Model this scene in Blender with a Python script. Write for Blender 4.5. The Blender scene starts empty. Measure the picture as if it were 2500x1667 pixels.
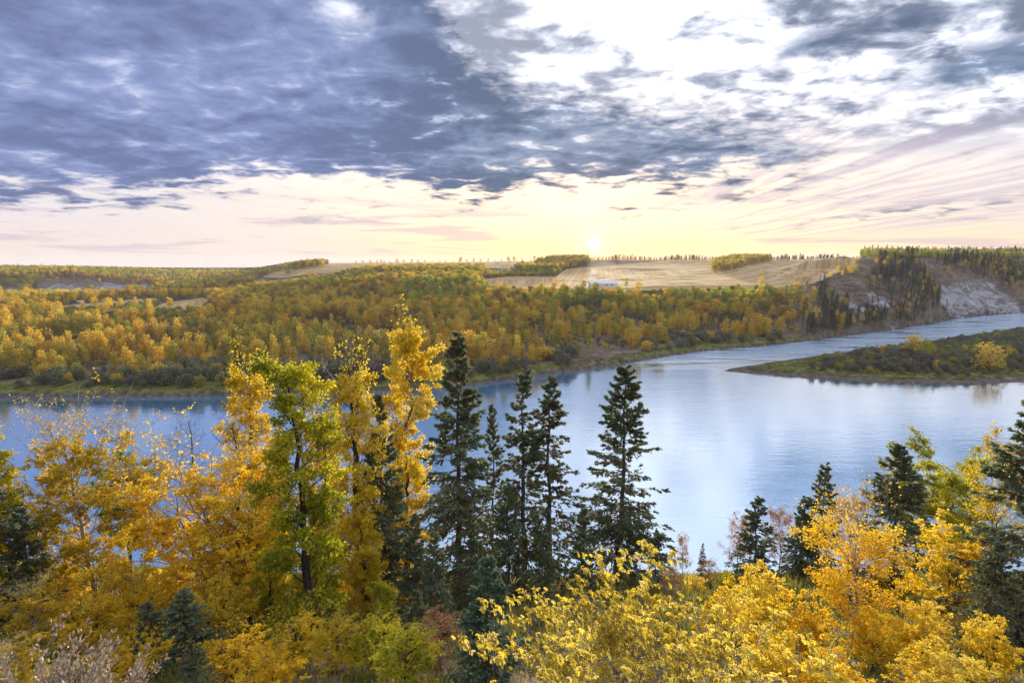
import bpy, math, random
import numpy as np
from mathutils import Vector, Matrix

# ------------------------------------------------------------------ camera
W0, H0, FPX = 2500.0, 1667.0, 1389.0          # photograph size and focal length in its pixels
EYE = 45.0                                     # metres above the river
PITCH = math.atan((H0/2-640.0)/FPX)
cP, sP = math.cos(PITCH), math.sin(PITCH)
scene = bpy.context.scene
COL = scene.collection
cam_d = bpy.data.cameras.new('camera'); cam = bpy.data.objects.new('camera', cam_d)
COL.objects.link(cam); scene.camera = cam
cam_d.sensor_width = 36; cam_d.lens = 36*FPX/W0
cam_d.clip_start = 0.2; cam_d.clip_end = 20000
cam.location = (0, 0, EYE); cam.rotation_euler = (math.pi/2-PITCH, 0, 0)

# ------------------------------------------------------------------ node helpers
class G:
    nt = None; dim = '3D'
def node(t, **kw):
    n = G.nt.nodes.new(t)
    for k, v in kw.items(): setattr(n, k, v)
    return n
def put(sock, v):
    if isinstance(v, X): G.nt.links.new(v.s, sock)
    elif hasattr(v, 'is_output'): G.nt.links.new(v, sock)
    else: sock.default_value = v
class X:
    def __init__(s, sock): s.s = sock
    def __add__(a, b): return m_('ADD', a, b)
    def __radd__(a, b): return m_('ADD', b, a)
    def __sub__(a, b): return m_('SUBTRACT', a, b)
    def __rsub__(a, b): return m_('SUBTRACT', b, a)
    def __mul__(a, b): return m_('MULTIPLY', a, b)
    def __rmul__(a, b): return m_('MULTIPLY', b, a)
    def __truediv__(a, b): return m_('DIVIDE', a, b)
    def __rtruediv__(a, b): return m_('DIVIDE', b, a)
    def __neg__(a): return m_('MULTIPLY', a, -1.0)
def m_(op, *a, clamp=False):
    n = node('ShaderNodeMath', operation=op, use_clamp=clamp)
    for i, v in enumerate(a): put(n.inputs[i], v)
    return X(n.outputs[0])
def sstep(v, lo, hi):
    n = node('ShaderNodeMapRange', interpolation_type='SMOOTHSTEP')
    put(n.inputs[0], v); put(n.inputs[1], lo); put(n.inputs[2], hi)
    return X(n.outputs[0])
def rgb(*c): return (c[0], c[1], c[2], 1.0)
def mixc(f, a, b, mode='MIX'):
    n = node('ShaderNodeMix', data_type='RGBA', blend_type=mode)
    put(n.inputs[0], f)
    put(n.inputs[6], rgb(*a) if isinstance(a, tuple) else a)
    put(n.inputs[7], rgb(*b) if isinstance(b, tuple) else b)
    return X(n.outputs[2])
def comb(x, y, z):
    n = node('ShaderNodeCombineXYZ'); put(n.inputs[0], x); put(n.inputs[1], y); put(n.inputs[2], z)
    return X(n.outputs[0])
def sepx(v):
    n = node('ShaderNodeSeparateXYZ'); put(n.inputs[0], v)
    return X(n.outputs[0]), X(n.outputs[1]), X(n.outputs[2])
def noise(v, scale, detail=4.0, rough=0.5, dist=0.0, lac=2.0):
    n = node('ShaderNodeTexNoise', noise_dimensions=G.dim); put(n.inputs['Vector'], v)
    n.inputs['Scale'].default_value = scale; n.inputs['Detail'].default_value = detail
    n.inputs['Roughness'].default_value = rough; n.inputs['Distortion'].default_value = dist
    n.inputs['Lacunarity'].default_value = lac
    return X(n.outputs['Fac'])
def ramp(f, stops, interp='LINEAR'):
    n = node('ShaderNodeValToRGB'); n.color_ramp.interpolation = interp
    put(n.inputs[0], f); e = n.color_ramp.elements
    while len(e) < len(stops): e.new(0.5)
    for i, (p, c) in enumerate(stops): e[i].position = p; e[i].color = rgb(*c)
    return X(n.outputs[0])
def attr(name):
    n = node('ShaderNodeAttribute', attribute_name=name)
    return X(n.outputs['Color']), X(n.outputs['Fac'])
def new_mat(name):
    m = bpy.data.materials.new(name); m.use_nodes = True
    G.nt = m.node_tree; G.nt.nodes.clear()
    return m
def out(shader):
    o = node('ShaderNodeOutputMaterial'); put(o.inputs[0], shader)
def bump(h, strength=0.5, dist=0.1):
    n = node('ShaderNodeBump'); put(n.inputs['Height'], h)
    n.inputs['Strength'].default_value = strength; n.inputs['Distance'].default_value = dist
    return X(n.outputs[0])
def principled(color, rough=0.8, spec=0.3, normal=None, **kw):
    n = node('ShaderNodeBsdfPrincipled')
    put(n.inputs['Base Color'], rgb(*color) if isinstance(color, tuple) else color)
    put(n.inputs['Roughness'], rough); put(n.inputs['Specular IOR Level'], spec)
    if normal is not None: put(n.inputs['Normal'], normal)
    for k, v in kw.items(): put(n.inputs[k], v)
    return X(n.outputs[0])

# ------------------------------------------------------------------ sky (world) and sun
SUN_AZ, SUN_EL = math.radians(8.1), math.radians(1.75)
LAMP_EL = math.radians(4.8)
world = bpy.data.worlds.new('World'); scene.world = world; world.use_nodes = True
def build_sky():
    G.nt = world.node_tree; G.nt.nodes.clear()
    tc = node('ShaderNodeTexCoord'); V = X(tc.outputs['Generated'])
    x, y, z = sepx(V)
    D = 57.29578
    az = m_('ARCTAN2', x, y)*D
    el = m_('ARCSINE', m_('MINIMUM', m_('MAXIMUM', z, -1.0), 1.0))*D
    zz = m_('MAXIMUM', z, 0.0)+0.13
    p = x/zz; q = y/zz                                   # the cloud deck is a level sheet overhead
    G.dim = '2D'
    P = comb(p, q, 0.0)
    n1 = noise(P, 1.15, 4.0, 0.55, 0.15)
    n2 = noise(comb(p+7.0, q*1.15+3.0, 0.0), 4.4, 4.0, 0.58, 0.25)
    n3 = noise(comb(p*0.9-5.0, q*1.1+13.0, 0.0), 11.0, 3.0, 0.6, 0.2)
    zc = m_('MAXIMUM', z, 0.0)+0.03; pc = x/zc; qc = y/zc
    st = noise(comb(pc*2.0+(n1-0.5)*0.7+1.0, qc*0.16, 0.0), 1.5, 5.0, 0.66, 0.7)     # high streaks drawn out by the wind
    bar = noise(comb(az*0.05, el*0.95, 0.0), 1.0, 4.0, 0.55, 0.4)
    G.dim = '3D'
    # ragged outlines: the masses are bent and torn by the noise
    azw = az+(n1-0.5)*30.0; elw = el+(n2-0.5)*6.0+(n1-0.5)*5.0
    el_low = 6.9-2.6*sstep(az, -20.0, -42.0)
    azs = az*0.72+azw*0.28
    el_up = 16.6-0.20*azs+16.0*sstep(azs, 3.0, -22.0)+(n3-0.5)*5.0
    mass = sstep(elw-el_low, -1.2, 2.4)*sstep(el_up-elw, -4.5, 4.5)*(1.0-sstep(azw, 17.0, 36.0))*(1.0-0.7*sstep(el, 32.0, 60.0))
    def blob(a, e, sa, se, w, tilt=0.0):
        da = (azw*0.35+az*0.65)-a; de = (elw*0.4+el*0.6)-e-da*tilt
        k = m_('MULTIPLY', da/sa, da/sa)+m_('MULTIPLY', de/se, de/se)
        return m_('EXPONENT', -k)*w
    cov = mass*1.22+0.07*sstep(el, 8.0, 14.0)
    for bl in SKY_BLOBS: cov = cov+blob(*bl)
    fb = n1*0.40+n2*0.44+n3*0.16
    dens = sstep(cov+(fb-0.5)*2.8, 0.06, 1.20)
    patch = sstep(n1*0.34+n2*0.46+n3*0.20, 0.405, 0.58)*sstep(el, 7.0, 13.0)*(0.74+0.16*sstep(az, 8.0, 30.0))
    dens = m_('MAXIMUM', dens, patch)
    ci_mask = sstep(azw, 8.0, 24.0)*sstep(el, 1.5, 3.5)*(1.0-sstep(el, 9.0, 15.0))
    ci = sstep(st, 0.36, 0.68)*(ci_mask*0.66+0.08)
    sd = Vector((math.sin(SUN_AZ)*math.cos(SUN_EL), math.cos(SUN_AZ)*math.cos(SUN_EL), math.sin(SUN_EL)))
    dp = node('ShaderNodeVectorMath', operation='DOT_PRODUCT'); put(dp.inputs[0], V); dp.inputs[1].default_value = sd
    ang = m_('ARCCOSINE', m_('MINIMUM', X(dp.outputs['Value']), 1.0))*D
    sx = m_('ABSOLUTE', az-math.degrees(SUN_AZ))
    # clear air: physical sky at sunset, whitened by a thin high veil
    sky = node('ShaderNodeTexSky', sky_type='NISHITA'); sky.sun_disc = False
    sky.sun_elevation = LAMP_EL; sky.sun_rotation = SUN_AZ
    sky.altitude = 600; sky.air_density = 1.0; sky.dust_density = 2.5
    nish = mixc(1.0, X(sky.outputs[0]), (0.05, 0.05, 0.05), 'MULTIPLY')
    low_side = mixc(sstep(sx, 6.0, 34.0), (0.80, 0.50, 0.24), (0.56, 0.48, 0.455))
    low_side = mixc(sstep(az, 14.0, 36.0)*0.85, low_side, (0.68, 0.51, 0.30))
    mid = mixc(sstep(sx, 6.0, 50.0), (0.73, 0.60, 0.46), (0.52, 0.49, 0.52))
    high = mixc(sstep(ang, 8.0, 60.0), (0.84, 0.84, 0.89), (0.98, 1.03, 1.18))  # veil made brighter overhead and away from the sun, to light the land
    veil = mixc(sstep(el, 0.3, 5.5), low_side, mid)
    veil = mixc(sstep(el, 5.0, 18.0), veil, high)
    clear = mixc(0.88, nish, veil)
    # cloud colours: slate near the sun, violet blue away from it, lighter where thin
    dark = mixc(sstep(az, -24.0, 2.0), (0.090, 0.115, 0.215), (0.070, 0.097, 0.155))
    light = mixc(sstep(az, -26.0, 4.0), (0.148, 0.188, 0.335), (0.152, 0.200, 0.295))
    tx = n1*0.46+n2*0.42+n3*0.12
    base = mixc(sstep(tx, 0.41, 0.60), light, dark)
    base = mixc(sstep(n2*0.75+n3*0.25, 0.42, 0.31)*(0.12+0.5*sstep(az, -25.0, 0.0)), base, (0.46, 0.51, 0.63))
    base = mixc(sstep(el, 5.0, 1.0)*0.6, base, (0.46, 0.38, 0.38))
    thin = sstep(n1*0.55+n2*0.45, 0.40, 0.60)*sstep(el, 6.5, 12.0)*(0.60+0.22*sstep(az, 2.0, 20.0))
    col = mixc(thin, clear, (0.40, 0.41, 0.50))
    col = mixc(ci, col, (0.36, 0.31, 0.39))
    col = mixc(dens, col, base)
    barm = sstep(bar, 0.53, 0.66)*sstep(el, 0.3, 1.2)*(1.0-sstep(el, 4.0, 7.0))
    col = mixc(barm*0.60, col, (0.36, 0.29, 0.34))
    # glow of the sun in the thin air, and its disc
    g1 = m_('EXPONENT', -(ang/0.75))*2.4
    g2 = m_('EXPONENT', -(ang/3.5))*0.20
    disc = sstep(ang, 0.62, 0.30)*9.0
    glow = comb(g1+g2+disc, g1*0.50+g2*0.36+disc*0.82, g1*0.10+g2*0.06+disc*0.45)
    col = mixc(1.0, col, glow, 'ADD')
    col = mixc(sstep(el, -0.5, -3.0), col, (0.10, 0.09, 0.07))       # below the horizon: dull earth
    bg = node('ShaderNodeBackground'); put(bg.inputs[0], col); bg.inputs[1].default_value = SKY_GAIN
    o = node('ShaderNodeOutputWorld'); put(o.inputs[0], X(bg.outputs[0]))
# (azimuth, elevation, half widths in degrees, weight, tilt) of the separate cloud banks
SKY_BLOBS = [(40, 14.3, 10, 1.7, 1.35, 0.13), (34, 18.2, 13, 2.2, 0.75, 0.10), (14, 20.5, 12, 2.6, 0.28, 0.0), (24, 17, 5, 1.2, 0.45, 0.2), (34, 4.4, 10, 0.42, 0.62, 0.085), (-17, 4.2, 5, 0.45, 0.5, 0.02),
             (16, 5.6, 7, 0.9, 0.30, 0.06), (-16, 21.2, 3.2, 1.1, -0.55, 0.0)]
SKY_GAIN = 1.0
build_sky()
try: world.cycles.sampling_method = 'MANUAL'; world.cycles.sample_map_resolution = 512
except Exception: pass
sun_d = bpy.data.lights.new('sun', 'SUN'); sun = bpy.data.objects.new('sun', sun_d); COL.objects.link(sun)
sun_d.energy = 5.0; sun_d.angle = math.radians(3.0); sun_d.color = (1.0, 0.83, 0.58)
sdir = Vector((math.sin(SUN_AZ)*math.cos(LAMP_EL), math.cos(SUN_AZ)*math.cos(LAMP_EL), math.sin(LAMP_EL)))
sun.rotation_euler = (-sdir).to_track_quat('-Z', 'Y').to_euler(); sun.location = sdir*1500
scene.view_settings.view_transform = 'Standard'; scene.view_settings.look = 'None'
scene.view_settings.gamma = 1.0; scene.view_settings.exposure = 0.88
scene.view_settings.use_curve_mapping = False
scene.render.engine = 'CYCLES'
cy = scene.cycles
cy.use_denoising = True
cy.max_bounces = 8; cy.diffuse_bounces = 4; cy.glossy_bounces = 3; cy.transmission_bounces = 6; cy.transparent_max_bounces = 6
cy.caustics_reflective = False; cy.caustics_refractive = False

# ------------------------------------------------------------------ geometry helpers
def ray(px, py):
    u = (px-W0/2)/FPX; v = (H0/2-py)/FPX
    return np.array([u, cP+v*sP, -sP+v*cP])
def pix_at_z(px, py, z):
    d = ray(px, py); t = (z-EYE)/d[2]
    return d[0]*t, d[1]*t
def pix_at_depth(px, py, dep):
    d = ray(px, py); t = dep/d[1]
    return np.array([d[0]*t, dep, EYE+d[2]*t])
def project(x, y, z):
    zz = z-EYE
    f = y*cP-zz*sP; u = y*sP+zz*cP
    f = np.maximum(f, 1e-3)
    return W0/2+FPX*x/f, H0/2-FPX*u/f
def sm(a, lo, hi):
    t = np.clip((a-lo)/(hi-lo), 0, 1); return t*t*(3-2*t)
_rs = np.random.RandomState(5)
_lat = _rs.rand(256, 256)
def vnoise(x, y, seed=0):
    x = np.asarray(x, float)+seed*17.31; y = np.asarray(y, float)+seed*9.73
    xi = np.floor(x).astype(int); yi = np.floor(y).astype(int)
    fx = x-xi; fy = y-yi; fx = fx*fx*(3-2*fx); fy = fy*fy*(3-2*fy)
    a = _lat[xi % 256, yi % 256]; b = _lat[(xi+1) % 256, yi % 256]
    c = _lat[xi % 256, (yi+1) % 256]; d = _lat[(xi+1) % 256, (yi+1) % 256]
    return (a*(1-fx)+b*fx)*(1-fy)+(c*(1-fx)+d*fx)*fy
def fbm(x, y, seed=0, oct=4):
    s = 0; a = 0.5; t = 0
    for o in range(oct):
        s = s+a*vnoise(x*2**o, y*2**o, seed+o*3); t += a; a *= 0.5
    return s/t
def in_poly(px, py, poly):
    r = np.zeros(np.shape(px), bool); n = len(poly)
    for i in range(n):
        x1, y1 = poly[i]; x2, y2 = poly[(i+1) % n]
        c = ((y1 > py) != (y2 > py)) & (px < (x2-x1)*(py-y1)/((y2-y1) if y2 != y1 else 1e-9)+x1)
        r ^= c
    return r
def poly_dist(px, py, poly):
    d = np.full(np.shape(px), 1e9); n = len(poly)
    for i in range(n):
        x1, y1 = poly[i]; x2, y2 = poly[(i+1) % n]
        ex, ey = x2-x1, y2-y1; L = ex*ex+ey*ey+1e-9
        t = np.clip(((px-x1)*ex+(py-y1)*ey)/L, 0, 1)
        d = np.minimum(d, np.hypot(px-x1-t*ex, py-y1-t*ey))
    return np.where(in_poly(px, py, poly), d, -d)

def mesh_np(name, Vt, quads=None, tris=None, mats=(), attrs=None, smooth=False, mat_idx=None):
    me = bpy.data.meshes.new(name)
    Vt = np.asarray(Vt, np.float32)
    nq = 0 if quads is None else len(quads); ntr = 0 if tris is None else len(tris)
    loops = []
    if nq: loops.append(np.asarray(quads, np.int32).ravel())
    if ntr: loops.append(np.asarray(tris, np.int32).ravel())
    loops = np.concatenate(loops)
    me.vertices.add(len(Vt)); me.vertices.foreach_set('co', Vt.ravel())
    me.loops.add(len(loops)); me.loops.foreach_set('vertex_index', loops)
    me.polygons.add(nq+ntr)
    st = np.concatenate([np.arange(nq)*4, nq*4+np.arange(ntr)*3]).astype(np.int32)
    me.polygons.foreach_set('loop_start', st)
    if mat_idx is not None: me.polygons.foreach_set('material_index', np.asarray(mat_idx, np.int32))
    me.polygons.foreach_set('use_smooth', np.full(nq+ntr, smooth, bool))
    me.update(calc_edges=True)
    for k, a in (attrs or {}).items():
        a = np.asarray(a, np.float32)
        if a.ndim == 1:
            at = me.attributes.new(k, 'FLOAT', 'POINT'); at.data.foreach_set('value', a)
        else:
            at = me.attributes.new(k, 'FLOAT_COLOR', 'POINT')
            c = np.ones((len(Vt), 4), np.float32); c[:, :a.shape[1]] = a
            at.data.foreach_set('color', c.ravel())
    for m in mats: me.materials.append(m)
    return me
def obj(name, me, parent=None, loc=None, mat=None):
    o = bpy.data.objects.new(name, me); COL.objects.link(o)
    if parent is not None: o.parent = parent
    if loc is not None: o.location = loc
    if mat is not None and me is not None:
        o.material_slots[0].link = 'OBJECT'; o.material_slots[0].material = mat
    return o
def tag(o, label=None, cat=None, group=None, kind=None):
    if label: o['label'] = label
    if cat: o['category'] = cat
    if group: o['group'] = group
    if kind: o['kind'] = kind
    return o
def empty(name, loc, rz=0.0, sc=1.0):
    o = bpy.data.objects.new(name, None); COL.objects.link(o)
    o.empty_display_size = 0.3; o.location = loc; o.rotation_euler = (0, 0, rz)
    o.scale = (sc, sc, sc) if np.isscalar(sc) else sc
    return o
def norm(a): return a/np.maximum(np.linalg.norm(a, axis=-1, keepdims=True), 1e-9)
def tubes(P, R, sides):
    """P (B,N,3) polylines, R (B,N) radii -> verts, quads"""
    B, N, _ = P.shape
    T = np.empty_like(P); T[:, 1:-1] = P[:, 2:]-P[:, :-2]; T[:, 0] = P[:, 1]-P[:, 0]; T[:, -1] = P[:, -1]-P[:, -2]
    T = norm(T)
    ref = np.where(np.abs(T[:, :1, 2:3]) > 0.8, np.array([1.0, 0, 0]), np.array([0, 0, 1.0]))
    U = norm(np.cross(T, np.broadcast_to(ref, T.shape))); Wv = np.cross(T, U)
    a = np.arange(sides)*2*np.pi/sides
    V = P[:, :, None]+R[:, :, None, None]*(np.cos(a)[None, None, :, None]*U[:, :, None]+np.sin(a)[None, None, :, None]*Wv[:, :, None])
    idx = np.arange(B*N*sides).reshape(B, N, sides)
    a0 = idx[:, :-1]; a1 = np.roll(idx, -1, 2)[:, :-1]; b0 = idx[:, 1:]; b1 = np.roll(idx, -1, 2)[:, 1:]
    Q = np.stack([a0, a1, b1, b0], -1).reshape(-1, 4)
    return V.reshape(-1, 3), Q
class Acc:
    def __init__(s): s.V = []; s.Q = []; s.n = 0; s.C = []
    def add(s, V, Q, C=None):
        s.V.append(V); s.Q.append(Q+s.n); s.n += len(V)
        if C is not None: s.C.append(C)
    def mesh(s, name, mats, smooth=False, attr=None):
        return mesh_np(name, np.concatenate(s.V), np.concatenate(s.Q), mats=mats, smooth=smooth,
                       attrs={attr: np.concatenate(s.C)} if attr else None)
def blades(pos, dirv, nrm, length, width, mid=0.45, fold=0.0):
    """rhombic blade / leaf: one folded quad per position"""
    dirv = norm(dirv); side = norm(np.cross(dirv, nrm)); nn = np.cross(side, dirv)
    L = np.asarray(length).reshape(-1, 1); Wd = np.asarray(width).reshape(-1, 1)
    c = pos+dirv*L*mid
    V = np.stack([pos, c+side*Wd/2+nn*Wd*fold, pos+dirv*L, c-side*Wd/2+nn*Wd*fold], 1).reshape(-1, 3)
    Q = np.arange(len(V)).reshape(-1, 4)
    return V, Q
def rnd_unit(rs, n):
    v = rs.normal(size=(n, 3)); return norm(v)

# ------------------------------------------------------------------ the lie of the land
# profile points of the far side, seen along vertical lines of the photograph:
# ('z', py, height) lies at a known height; ('y', depth, py) at a known distance
COLS = {
 -500: [972, ('z',955,1.8), ('z',930,3), ('z',752,7), ('z',728,8), ('y',760,712), ('y',830,680), ('y',1050,662)],
 0:   [972, ('z',955,1.8), ('z',930,3), ('z',752,7), ('z',728,8), ('y',760,712), ('y',830,680), ('y',1050,662)],
 200: [970, ('z',955,1.8), ('z',930,3), ('z',747,8), ('z',727,8.5), ('y',780,712), ('y',850,682), ('y',1050,664)],
 450: [968, ('z',953,1.8), ('z',930,3), ('z',755,8), ('z',724,10), ('y',800,705), ('y',1000,690), ('y',1300,670)],
 600: [965, ('z',950,1.8), ('z',930,3), ('z',800,4), ('y',480,745), ('y',650,702), ('y',950,688), ('y',1400,670)],
 750: [961, ('z',946,1.8), ('z',928,3), ('z',815,4), ('y',450,742), ('y',560,704), ('y',700,674), ('y',830,652)],
 900: [956, ('z',942,1.8), ('z',924,3), ('z',830,4), ('y',400,762), ('y',520,704), ('y',650,672), ('y',950,642)],
 1100:[944, ('z',928,2), ('z',912,3), ('z',835,4), ('y',380,762), ('y',470,708), ('y',620,674), ('y',950,640)],
 1300:[918, ('z',902,2.2), ('z',888,3), ('z',825,4), ('y',365,762), ('y',440,704), ('y',700,662), ('y',950,637)],
 1500:[892, ('z',876,2.2), ('z',862,3), ('z',812,4), ('y',385,747), ('y',440,701), ('y',680,662), ('y',950,635)],
 1700:[860, ('z',847,2.2), ('z',834,3), ('z',795,4), ('y',425,725), ('y',460,698), ('y',680,659), ('y',930,635)],
 1900:[841, ('z',831,2), ('z',824,3), ('z',812,4.5), ('y',375,752), ('y',430,694), ('y',650,656), ('y',900,635)],
 2000:[828, ('z',820,2), ('z',815,3), ('z',808,4.5), ('y',390,747), ('y',440,690), ('y',500,664), ('y',880,635)],
 2100:[813, ('z',806,2), ('z',802,3), ('z',796,5), ('y',410,742), ('y',450,687), ('y',520,644), ('y',650,628)],
 2250:[790, ('z',784,2), ('z',781,3), ('z',776,5), ('y',450,722), ('y',500,667), ('y',560,634), ('y',800,626)],
 2350:[772, ('z',768,2), ('z',765,3), ('z',761,5), ('y',510,707), ('y',550,667), ('y',620,636), ('y',900,624)],
 2500:[758, ('z',755,2), ('z',752,3), ('z',749,5), ('y',580,707), ('y',640,662), ('y',720,634), ('y',1000,620)],
 3000:[748, ('z',746,2), ('z',743,3), ('z',740,5), ('y',640,707), ('y',700,662), ('y',780,634), ('y',1060,620)]}
def pchip(xk, yk, xq):
    h = np.diff(xk); d = np.diff(yk)/h; n = len(xk); mm = np.zeros(n)
    for i in range(1, n-1):
        if d[i-1]*d[i] > 0:
            w1 = 2*h[i]+h[i-1]; w2 = h[i]+2*h[i-1]; mm[i] = (w1+w2)/(w1/d[i-1]+w2/d[i])
    mm[0], mm[-1] = d[0], d[-1]
    xq = np.clip(xq, xk[0], xk[-1]); k = np.clip(np.searchsorted(xk, xq)-1, 0, n-2)
    t = (xq-xk[k])/h[k]
    return (yk[k]*(1+2*t)*(1-t)**2+h[k]*mm[k]*t*(1-t)**2+yk[k+1]*t*t*(3-2*t)+h[k]*mm[k+1]*t*t*(t-1))
_az = []; _r = []; _z = []
for pxc, items in sorted(COLS.items()):
    az0 = math.atan2((pxc-W0/2)/FPX, cP+0.024*sP)
    rr = []; zz = []
    for it in [('z', items[0], 0.0)]+items[1:]:
        if it[0] == 'z': xx, yy = pix_at_z(pxc, it[1], it[2]); h = it[2]
        else: p3 = pix_at_depth(pxc, it[2], it[1]); xx, yy, h = p3
        rr.append(math.hypot(xx, yy)); zz.append(h)
    left = pxc < 700
    rr = [rr[0]-25, rr[0]-7]+rr+[rr[-1]*1.6, 6000.0]; zz = [-3.0, -1.2]+zz+[zz[-1]-(8 if left else 2), -14.0 if left else 40.0]
    _az.append(az0); _r.append(rr); _z.append(zz)
_az = np.array(_az); _r = np.array(_r); _z = np.array(_z)
ISL_NEAR = [(1768,905),(1850,914),(2000,925),(2100,931),(2232,936),(2380,940),(2440,935),(2520,930),(2750,925),(3300,918)]
ISL_FAR = [(3300,775),(2800,778),(2560,788),(2450,806),(2350,822),(2200,842),(2100,853),(2000,868),(1900,881),(1830,892)]
ISLAND = [pix_at_z(a, b, 0.0) for a, b in ISL_NEAR+ISL_FAR]
NEAR_Y = np.array([-4000,-3, 1.2, 3, 6, 8, 12, 20, 35, 45, 60, 76, 84, 110, 9000.])
NEAR_Z = np.array([43.5,43.5,43.2, 41.6, 38.6, 36.8, 33.8, 29.3, 22.3, 18.4, 10.2, 0, -2.6, -3.2, -3.2])
def terrain(x, y):
    x = np.asarray(x, float); y = np.asarray(y, float)
    az = np.arctan2(x, y); r = np.hypot(x, y)
    azc = np.clip(az, _az[0], _az[-1])
    nb = _r.shape[1]
    R = np.stack([pchip(_az, _r[:, i], azc) for i in range(nb)]); Z = np.stack([pchip(_az, _z[:, i], azc) for i in range(nb)])
    far = np.full(r.shape, -3.2)
    for i in range(nb-1):
        t = np.clip((r-R[i])/np.maximum(R[i+1]-R[i], 1e-6), 0, 1)
        if i >= 4: t = 0.5*t+0.5*t*t*(3-2*t)
        far = np.where(r >= R[i], Z[i]+(Z[i+1]-Z[i])*t, far)
    amp = sm(far, 4, 20)*sm(r, 150, 400)
    scarp = sm(x/np.maximum(y, 1), 0.40, 0.56)*sm(far, 3, 9)*(1-sm(far, 38, 52))
    gul = np.abs(fbm(x/30.0+y/150.0, y/140.0, 4, 4)-0.5)*2
    far = far+amp*(fbm(x/90, y/90, 1, 3)-0.5)*5.0*(1-sm(r, 700, 1000)*0.7)+scarp*(gul-0.26)*24.0
    far = far+np.where(far > 0.4, (fbm(x/16, y/16, 2, 3)-0.5)*1.1*sm(far, 0.4, 3), 0)
    yw = y+(fbm(x/30.0, 0*x, 7, 2)-0.5)*7*sm(y, 12, 60)
    near = np.interp(yw, NEAR_Y, NEAR_Z)+(fbm(x/7, y/7, 3, 3)-0.5)*1.4*sm(y, 4, 15)*(1-sm(y, 70, 80))
    sd = poly_dist(x, y, ISLAND)+(fbm(x/9, y/9, 6, 3)-0.5)*3.0
    isl = -3.2+3.0*sm(sd, -14, -0.5)+0.5*sm(sd, -1.0, 1.2)+1.1*sm(sd, 0.5, 10)+1.0*sm(sd, 8, 40)+np.where(sd > 2, (fbm(x/7, y/7, 8, 3)-0.5)*0.7, 0)
    return np.maximum(np.where(y > 100, far, -3.2), np.maximum(near, isl))
FIELDS = [
 [(1322,705),(1345,685),(1385,656),(1460,650),(1560,642),(1700,630),(1900,630),(2096,630),(2084,650),(2044,668),(1985,692),(1900,702),(1700,706),(1500,710)],
 [(1168,702),(1180,682),(1240,676),(1365,676),(1372,690),(1350,706)],
 [(760,668),(900,662),(1000,658),(1310,652),(1312,630),(820,630),(700,652),(640,676),(690,678)],
 [(55,756),(150,747),(378,727),(392,738),(210,752)],
 [(368,756),(400,740),(500,727),(512,742),(472,757)]]
WHITE = [
 [(2055,735),(2082,739),(2120,756),(2106,788),(2076,766)], [(2120,716),(2190,738),(2155,754),(2124,738)],
 [(2284,689),(2321,697),(2359,690),(2423,690),(2461,720),(2505,752),(2333,778),(2306,753),(2292,715)],
 [(90,722),(110,703),(150,692),(205,702),(226,716)], [(226,716),(232,700),(262,690),(312,700),(300,712)], [(0,724),(12,704),(40,708),(56,722)], [(336,704),(350,692),(372,702)],
 [(1972,748),(2018,778),(2030,790),(1990,765)], [(2110,806),(2200,792),(2300,772),(2312,784),(2200,806),(2120,816)], [(2420,700),(2500,742),(2510,758),(2470,730)]]
BROWN = [
 [(2008,690),(2078,676),(2118,702),(2106,760),(2048,742)], [(1930,708),(1950,712),(2030,790),(2000,792)], [(2244,634),(2262,636),(2296,690),(2280,692)],
 [(2286,688),(2350,668),(2440,690),(2400,700)], [(60,722),(120,680),(190,682),(330,700),(380,706),(380,716)], [(2090,640),(2130,640),(2150,668),(2100,672)],
 [(1380,900),(1700,838),(1700,826),(1400,872)]]
def zone(px, py, polys):
    w = np.full(np.shape(px), -1e9)
    for p in polys: w = np.maximum(w, poly_dist(px, py, p))
    return w

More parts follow.
